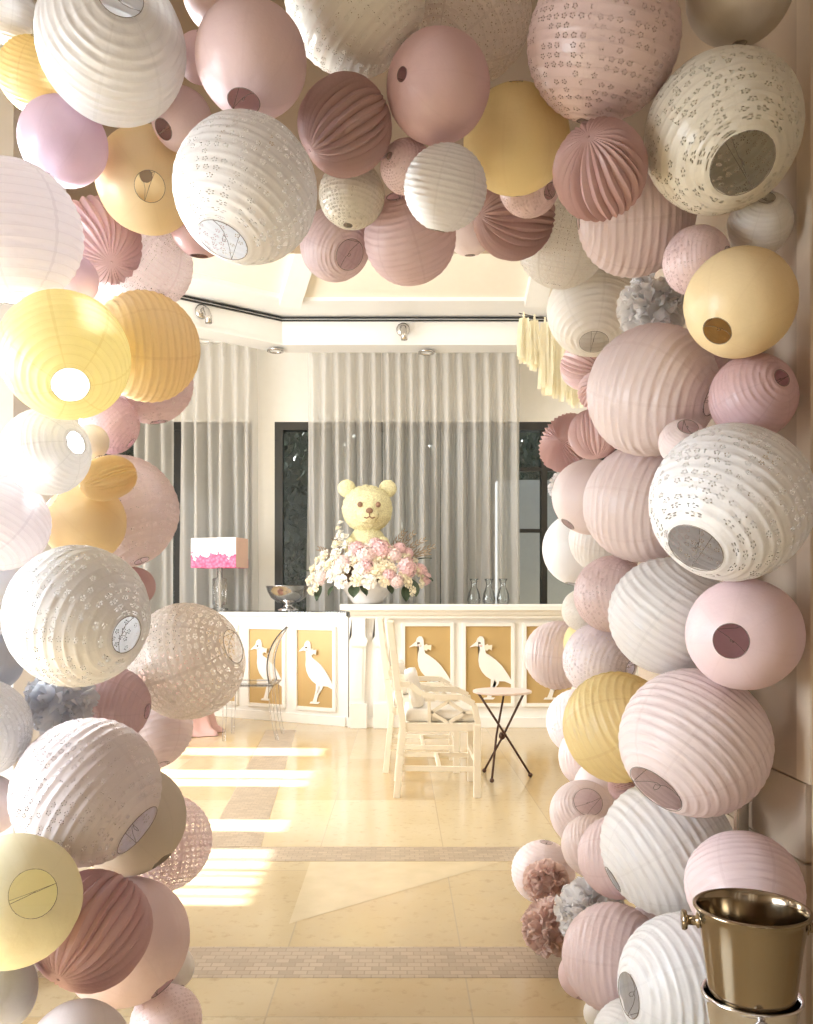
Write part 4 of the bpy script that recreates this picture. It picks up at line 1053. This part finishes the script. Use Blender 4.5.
# ------------------------------------------------------------------ things standing on the counters
t = thing('punch_bowl', 'wide polished silver bowl on a foot, on the lower counter', 'bowl', (-1.085, 8.44, 1.0455))
bm = bmesh.new(); lathe(bm, [(.10, 0), (.10, .012), (.055, .03), (.035, .055), (.050, .072)], 32, cap0=True); obj('foot', bm, M_silver, t, smooth=True)
bm = bmesh.new(); lathe(bm, [(.03, .072), (.10, .082), (.165, .125), (.200, .185), (.215, .238), (.222, .240), (.211, .236), (.19, .18), (.15, .12), (.001, .09)], 48); obj('basin', bm, M_silver, t, smooth=True)
bm = bmesh.new(); random.seed(3)
for i in range(16): ball(bm, (random.uniform(-.11, .11), random.uniform(-.11, .11), random.uniform(.135, .19)), .035, 8, 6)
obj('contents', bm, mat('wrapped_sweets', (.70, .55, .36), .4, var=.4, scale=25), t, smooth=True)

t = thing('table_lamp', 'table lamp with a boxy pink floral shade on a clear column', 'lamp', (-1.835, 8.86, 1.0455), radians(-16))
bm = bmesh.new()
for a in ((-.25, .25, -.14, -.134), (-.25, .25, .134, .14)): box(bm, a[0], a[1], a[2], a[3], -.15, .15)
box(bm, -.25, -.244, -.134, .134, -.15, .15)
sh = obj('lamp_shade', bm, M_floral, t, loc=(0, 0, .58)); sh['label'] = 'white shade printed with pink flowers'
obj('shade_side', boxm(.2445, .25, -.134, .134, -.15, .15), mat('peach_fabric', (.83, .58, .48), .8), sh)
bm = bmesh.new(); lathe(bm, [(.085, 0), (.085, .02), (.03, .03), (.03, .05), (.075, .06), (.075, .32), (.03, .335), (.03, .44)], 28, cap0=True, cap1=True); obj('column', bm, M_acryl, t, smooth=True)
bm = bmesh.new(); tube(bm, [(0, 0, .03), (0, 0, .56)], .008, 8); tube(bm, [(-.24, 0, .56), (.24, 0, .56)], .004, 6); obj('stem', bm, M_steel, t)
bm = bmesh.new(); ball(bm, (0, 0, .62), .035, 14, 10); obj('bulb', bm, M_white, t, smooth=True)
for i, (px, d, lab) in enumerate(((474, 8.06, 'leftmost of the three small glass carafes on the bar'), (489, 8.08, 'middle one of the three small glass carafes on the bar'), (503, 8.06, 'rightmost of the three small glass carafes on the bar'))):
    t = thing('glass_carafe', lab, 'carafe', (at(px, 600, d).x, d, BZ), 0, 'glass carafes on the bar')
    bm = bmesh.new(); lathe(bm, [(.050, 0), (.060, .006), (.061, .05), (.053, .10), (.032, .15), (.026, .18), (.036, .225), (.040, .235), (.036, .233), (.022, .18), (.028, .15), (.048, .10), (.056, .05), (.052, .012), (.001, .010)], 28, cap0=True); obj('carafe_body', bm, M_glass, t, smooth=True)
    bm = bmesh.new(); lathe(bm, [(.0365, .222), (.041, .228), (.041, .236), (.0365, .236)], 24); obj('rim', bm, M_glass, t, smooth=True)

# ------------------------------------------------------------------ fretwork armchairs
def armchair(loc, label, rz=0.0):
    """faces +x; back leans to -x"""
    t = thing('fretwork_armchair', label, 'chair', loc, rz, 'fretwork armchairs')
    D, Wd, SH = .47, .50, .405
    for s in (-1, 1):
        y = s * (Wd / 2 - .02)
        bm = bmesh.new(); pts = [(-.02, y, 0), (.005, y, .25), (.02, y, SH), (-.012, y, .62), (-.060, y, 1.02)]
        for a, b in zip(pts, pts[1:]): beam(bm, a, b, .038, .042, up=(0, 1, 0), bev=.004)
        obj('rear_leg', bm, M_chair, t)
        bm = bmesh.new(); beam(bm, (D - .02, y, 0), (D - .02, y, SH + .02), .042, .042, bev=.004); obj('front_leg', bm, M_chair, t)
        bm = bmesh.new(); beam(bm, (.01, y, .17), (D - .03, y, .165), .022, .03, bev=.003); obj('stretcher', bm, M_chair, t)
        # arm: sloping rest and lozenge fretwork under it
        bm = bmesh.new()
        arm = [(-.02, y, .665), (.06, y, .655), (.13, y, .60), (.20, y, .585), (.36, y, .585), (.43, y, .545), (.455, y, .43)]
        for a, b in zip(arm, arm[1:]): beam(bm, a, b, .034, .030, up=(0, 1, 0), bev=.004)
        a_ = obj('armrest', bm, M_chair, t)
        bm = bmesh.new(); cxm, czm = .28, .495
        z = [(cxm - .10, czm), (cxm, czm + .062), (cxm + .10, czm), (cxm, czm - .062)]
        for i in range(4): beam(bm, (z[i][0], y, z[i][1]), (z[(i + 1) % 4][0], y, z[(i + 1) % 4][1]), .02, .014, up=(0, 1, 0))
        beam(bm, (.17, y, .43), (.17, y, .585), .02, .018); beam(bm, (cxm, y, czm + .062), (cxm, y, .58), .018, .014); beam(bm, (.38, y, czm), (.43, y, czm), .018, .014, up=(0, 1, 0)); beam(bm, (.17, y, czm), (.18, y, czm), .018, .014, up=(0, 1, 0)); beam(bm, (cxm, y, .43), (cxm, y, czm - .06), .018, .014)
        obj('fretwork', bm, M_chair, a_)
    bm = bmesh.new(); box(bm, .0, D, -Wd / 2 + .005, Wd / 2 - .005, SH - .02, SH + .03, .005); obj('seat_frame', bm, M_chair, t)
    bm = bmesh.new(); beam(bm, (.23, -Wd / 2 + .03, .168), (.23, Wd / 2 - .03, .168), .022, .028, bev=.003); obj('stretcher', bm, M_chair, t)
    bm = bmesh.new(); beam(bm, (D - .03, -Wd / 2 + .03, .22), (D - .03, Wd / 2 - .03, .22), .022, .028, bev=.003); obj('stretcher', bm, M_chair, t)
    bm = bmesh.new(); box(bm, .03, D - .01, -Wd / 2 + .035, Wd / 2 - .035, SH + .03, SH + .105, .03)
    c = obj('seat_cushion', bm, M_cushion, t, smooth=True)
    bm = bmesh.new(); box(bm, -.04, .04, -.18, .18, -.11, .11, .035); o = obj('back_cushion', bm, M_cushion, t, smooth=True, loc=(.085, 0, SH + .215), rot=(0, radians(-14), 0))
    # back: top rail and crossing bars
    bm = bmesh.new(); xt = lambda z: -.012 - (z - .62) * .12
    for z_ in (1.01, .56): beam(bm, (xt(z_), -Wd / 2 + .02, z_), (xt(z_), Wd / 2 - .02, z_), .03, .045, up=(1, 0, 0), bev=.004)
    obj('back_rail', bm, M_chair, t)
    bm = bmesh.new()
    for s in (-1, 1):
        for (ya, za, yb, zb) in ((-.22, .58, 0, .98), (0, .58, .22, .98), (-.22, .78, -.11, .98), (.11, .58, .22, .78)): beam(bm, (xt(za), s * ya, za), (xt(zb), s * yb, zb), .018, .016, up=(1, 0, 0))
    obj('back_fretwork', bm, M_chair, t)
    return t
armchair((.0, 5.30, 0), 'nearer cream fretwork armchair with white cushions, facing right')
armchair((-.075, 6.03, 0), 'farther cream fretwork armchair, standing behind the nearer one')

t = thing('side_table', 'small round pink and white table on three crossed dark metal legs', 'table', (.662, 5.64, 0))
bm = bmesh.new(); lathe(bm, [(.001, .548), (.182, .548), (.190, .552), (.190, .562), (.185, .566), (.001, .566)], 48); obj('tabletop', bm, M_pinktop, t, smooth=False)
for k in range(3):
    a = k * 2 * pi / 3 + 1.35; b = a + pi * .92
    bm = bmesh.new(); A0, B0 = Vector((.165 * cos(a), .165 * sin(a), .55)), Vector((.185 * cos(b), .185 * sin(b), .015)); mid = A0.lerp(B0, .52) + Vector((.012 * cos(a + 1.5), .012 * sin(a + 1.5), 0))
    tube(bm, [A0, mid, B0], .0075, 8); l = obj('leg', bm, M_dark, t, smooth=True)
    bm = bmesh.new(); ball(bm, B0, .015, 12, 8); obj('foot', bm, M_dark, l, smooth=True)
bm = bmesh.new(); ball(bm, (0, 0, .27), .022, 12, 8, (1, 1, 1.2)); obj('joint', bm, M_dark, t, smooth=True)

# clear acrylic chair, seat to the left, rounded back to the right
t = thing('acrylic_chair', 'clear acrylic chair with a rounded back in front of the lower counter', 'chair', (-1.23, 7.30, 0), radians(0))
SH = .455
def acr_leg(x, y, dx):
    bm = bmesh.new(); n = 7; pts = [(x + dx * (1 - i / (n - 1)) ** 2, y, SH * i / (n - 1)) for i in range(n)]; tube(bm, pts, [.013 + .009 * i / (n - 1) for i in range(n)], 8); obj('leg', bm, M_acryl, t, smooth=True)
for y in (-.19, .19): acr_leg(-.20, y, -.01); acr_leg(.17, y * .92, .055)
bm = bmesh.new(); box(bm, -.235, .20, -.225, .225, SH - .015, SH + .012, .008); obj('seat', bm, M_acryl, t)
bm = bmesh.new(); g = []
for i in range(13):
    v = i / 12; row = []
    for j in range(9):
        s = j / 4 - 1; w = .21 * sqrt(max(0.0, 1 - max(0, (v - .55) / .45) ** 2)) + .004
        row.append(bm.verts.new((.185 + .02 * s * s * -1 - .055 * sin(v * 2.2) + .16 * v * v, s * w, SH + .01 + .46 * v)))
    g.append(row)
for i in range(12):
    for j in range(8): bm.faces.new((g[i][j], g[i][j + 1], g[i + 1][j + 1], g[i + 1][j]))
bmesh.ops.solidify(bm, geom=bm.faces[:], thickness=.010); obj('backrest', bm, M_acryl, t, smooth=True)
bm = bmesh.new(); edge = [(.165 - .055 * sin(i / 12 * 2.2) + .16 * (i / 12) ** 2, -.21 * sqrt(max(0, 1 - max(0, (i / 12 - .55) / .45) ** 2)), SH + .01 + .46 * i / 12) for i in range(13)]
edge += [(x, -y, z) for x, y, z in edge[-2::-1]]
tube(bm, edge, .006, 8); obj('back_rim', bm, clear_mat('smoky_acrylic_edge', (.45, .45, .47), .5), t, smooth=True)
bm = bmesh.new(); tube(bm, [(-.235, -.226, SH), (.20, -.226, SH), (.20, .226, SH), (-.235, .226, SH)], .006, 6, closed=True); obj('seat_rim', bm, bpy.data.materials['smoky_acrylic_edge'], t)

# small table under a dusty pink cloth, mostly behind the beige lace lantern
t = thing('draped_table', 'low table under a dusty pink satin cloth that bunches on the floor', 'table', (-1.96, 7.55, 0))
bm = bmesh.new(); g = []; SG = 120; PR = [(.001, .70), (.20, .70), (.275, .695), (.295, .66), (.30, .50), (.31, .30), (.325, .14), (.35, .045), (.385, .018), (.40, .004)]
for i, (r, z) in enumerate(PR):
    row = []
    for k in range(SG):
        a = 2 * pi * k / SG; f = max(0, i - 2) / 7
        w = 1 + f * (.12 * sin(9 * a + .6 * sin(3 * a)) + .05 * sin(17 * a + 2) + .05 * noise.noise(Vector((cos(a) * 3, sin(a) * 3, i * .7))))
        row.append(bm.verts.new((r * w * cos(a), r * w * sin(a), max(.003, z + (f ** 3) * .025 * (1 + sin(13 * a + i)) if i < 9 else z))))
    g.append(row)
for i in range(len(PR) - 1):
    for k in range(SG): bm.faces.new((g[i][k], g[i + 1][k], g[i + 1][(k + 1) % SG], g[i][(k + 1) % SG]))
obj('tablecloth', bm, M_pinkcloth, t, smooth=True)
bm = bmesh.new(); lathe(bm, [(.15, .0), (.15, .03), (.03, .05), (.03, .66), (.26, .67), (.26, .69)], 28, cap0=True, cap1=True); obj('table_base', bm, M_chair, t)

# pale yellow tissue tassels hanging from a cord
def tassel_mat():
    m, nt, out = new_mat('pale_yellow_tissue'); g = G(nt); oc = coords(g)
    col = g.mix(g.noise(25, 2, oc), (.95, .90, .70, 1), (.98, .96, .86, 1))
    d = g.node('ShaderNodeBsdfDiffuse'); tr = g.node('ShaderNodeBsdfTranslucent'); g.link(col, d.inputs[0]); g.link(col, tr.inputs[0])
    a = g.node('ShaderNodeMixShader'); a.inputs[0].default_value = .5; g.link(d.outputs[0], a.inputs[1]); g.link(tr.outputs[0], a.inputs[2]); g.link(a.outputs[0], out.inputs[0]); return m
M_tassel = tassel_mat()
t = thing('tassel_garland', 'pale yellow tissue tassel garland hanging by the right arch shoulder', 'garland', (0, 0, 0)); random.seed(21)
cord = [(.71 + .17 * i, 5.2 - .02 * i, 2.83 - .028 * i + .014 * (i - 3.5) ** 2 * .2) for i in range(16)]

bm = bmesh.new(); tube(bm, cord, .003, 5); obj('cord', bm, M_black, t)
for i in range(9):
    bm = bmesh.new(); u = .74 + .062 * i; f = (u - .71) / .17; k = int(f); p = Vector(cord[k]).lerp(Vector(cord[k + 1]), f - k)
    tube(bm, [p + Vector((0, 0, .012)), p + Vector((0, 0, -.05))], [.006, .010], 6)
    ln = random.uniform(.26, .34) + (.14 if i in (2, 3, 4, 5) else 0)
    for q in range(22):
        a = random.uniform(-.7, .7) - 1.2; w = random.uniform(.007, .014); ox, oy = random.uniform(-.034, .034), random.uniform(-.014, .014); L_ = ln * random.uniform(.8, 1.0); pts = []
        for v in (0, .3, .65, 1.0):
            c = p + Vector((ox * (.55 + .45 * min(1, v * 3)), oy, -.025 - L_ * v)) + Vector((random.uniform(-.007, .007), random.uniform(-.006, .006), 0)) * v
            pts.append((bm.verts.new(c + Vector((-w * cos(a + 1.2), -w * sin(a + 1.2), 0))), bm.verts.new(c + Vector((w * cos(a + 1.2), w * sin(a + 1.2), 0)))))
        for m_ in range(3): bm.faces.new((pts[m_][0], pts[m_][1], pts[m_ + 1][1], pts[m_ + 1][0]))
    obj('tassel', bm, M_tassel, t)

# ------------------------------------------------------------------ ice buckets in the near right corner
def bucket(loc, m, label, knob_ang, foot=False, k=1.0):
    t = thing('ice_bucket', label, 'bucket', loc, 0, 'ice buckets by the right wall')
    bm = bmesh.new()
    P = [(.001, .003), (.062, .003), (.0665, .0), (.068, .006), (.072, .04), (.0815, .115), (.088, .155), (.0905, .1635), (.0945, .167), (.0945, .1705), (.091, .1725), (.0875, .168), (.0845, .158), (.0785, .115), (.069, .04), (.064, .012), (.001, .010)]
    lathe(bm, [(r * k, z * k) for r, z in P], 72)
    obj('pail', bm, m, t, smooth=True)
    for s in (0, 1):
        a = knob_ang + s * pi; T = Matrix.Rotation(a, 4, 'Z') @ Matrix.Translation((.0855 * k, 0, .142 * k)) @ Matrix.Rotation(pi / 2, 4, 'Y')
        bm = bmesh.new(); lathe(bm, [(.013, 0), (.013, .003), (.0085, .005), (.0085, .018), (.016, .020), (.0175, .024), (.0165, .028), (.0001, .0285)], 24); bmesh.ops.transform(bm, matrix=T, verts=bm.verts[:]); obj('knob_handle', bm, m, t, smooth=True)
    if foot:
        bm = bmesh.new(); h = loc[2]; lathe(bm, [(.13, -h), (.13, -h + .012), (.05, -h + .03), (.022, -h + .06), (.022, -.03), (.06, -.012), (.07, .0)], 40, cap0=True, cap1=True); obj('pedestal', bm, m, t, smooth=True)
    return t
M_champ = mat('champagne_gold_metal', (.34, .28, .20), .13, 1.0, var=.08, scale=8)
BX, BD = .594, 1.47
bucket((BX, BD, .632 - .171), M_champ, 'gold coloured ice bucket with knob handles, set inside the silver one', radians(170))
bucket((BX + .001, BD + .002, .632 - .146 - .150), M_silver, 'silver ice bucket under the gold coloured one, cut by the bottom edge', radians(80), foot=True, k=.87)
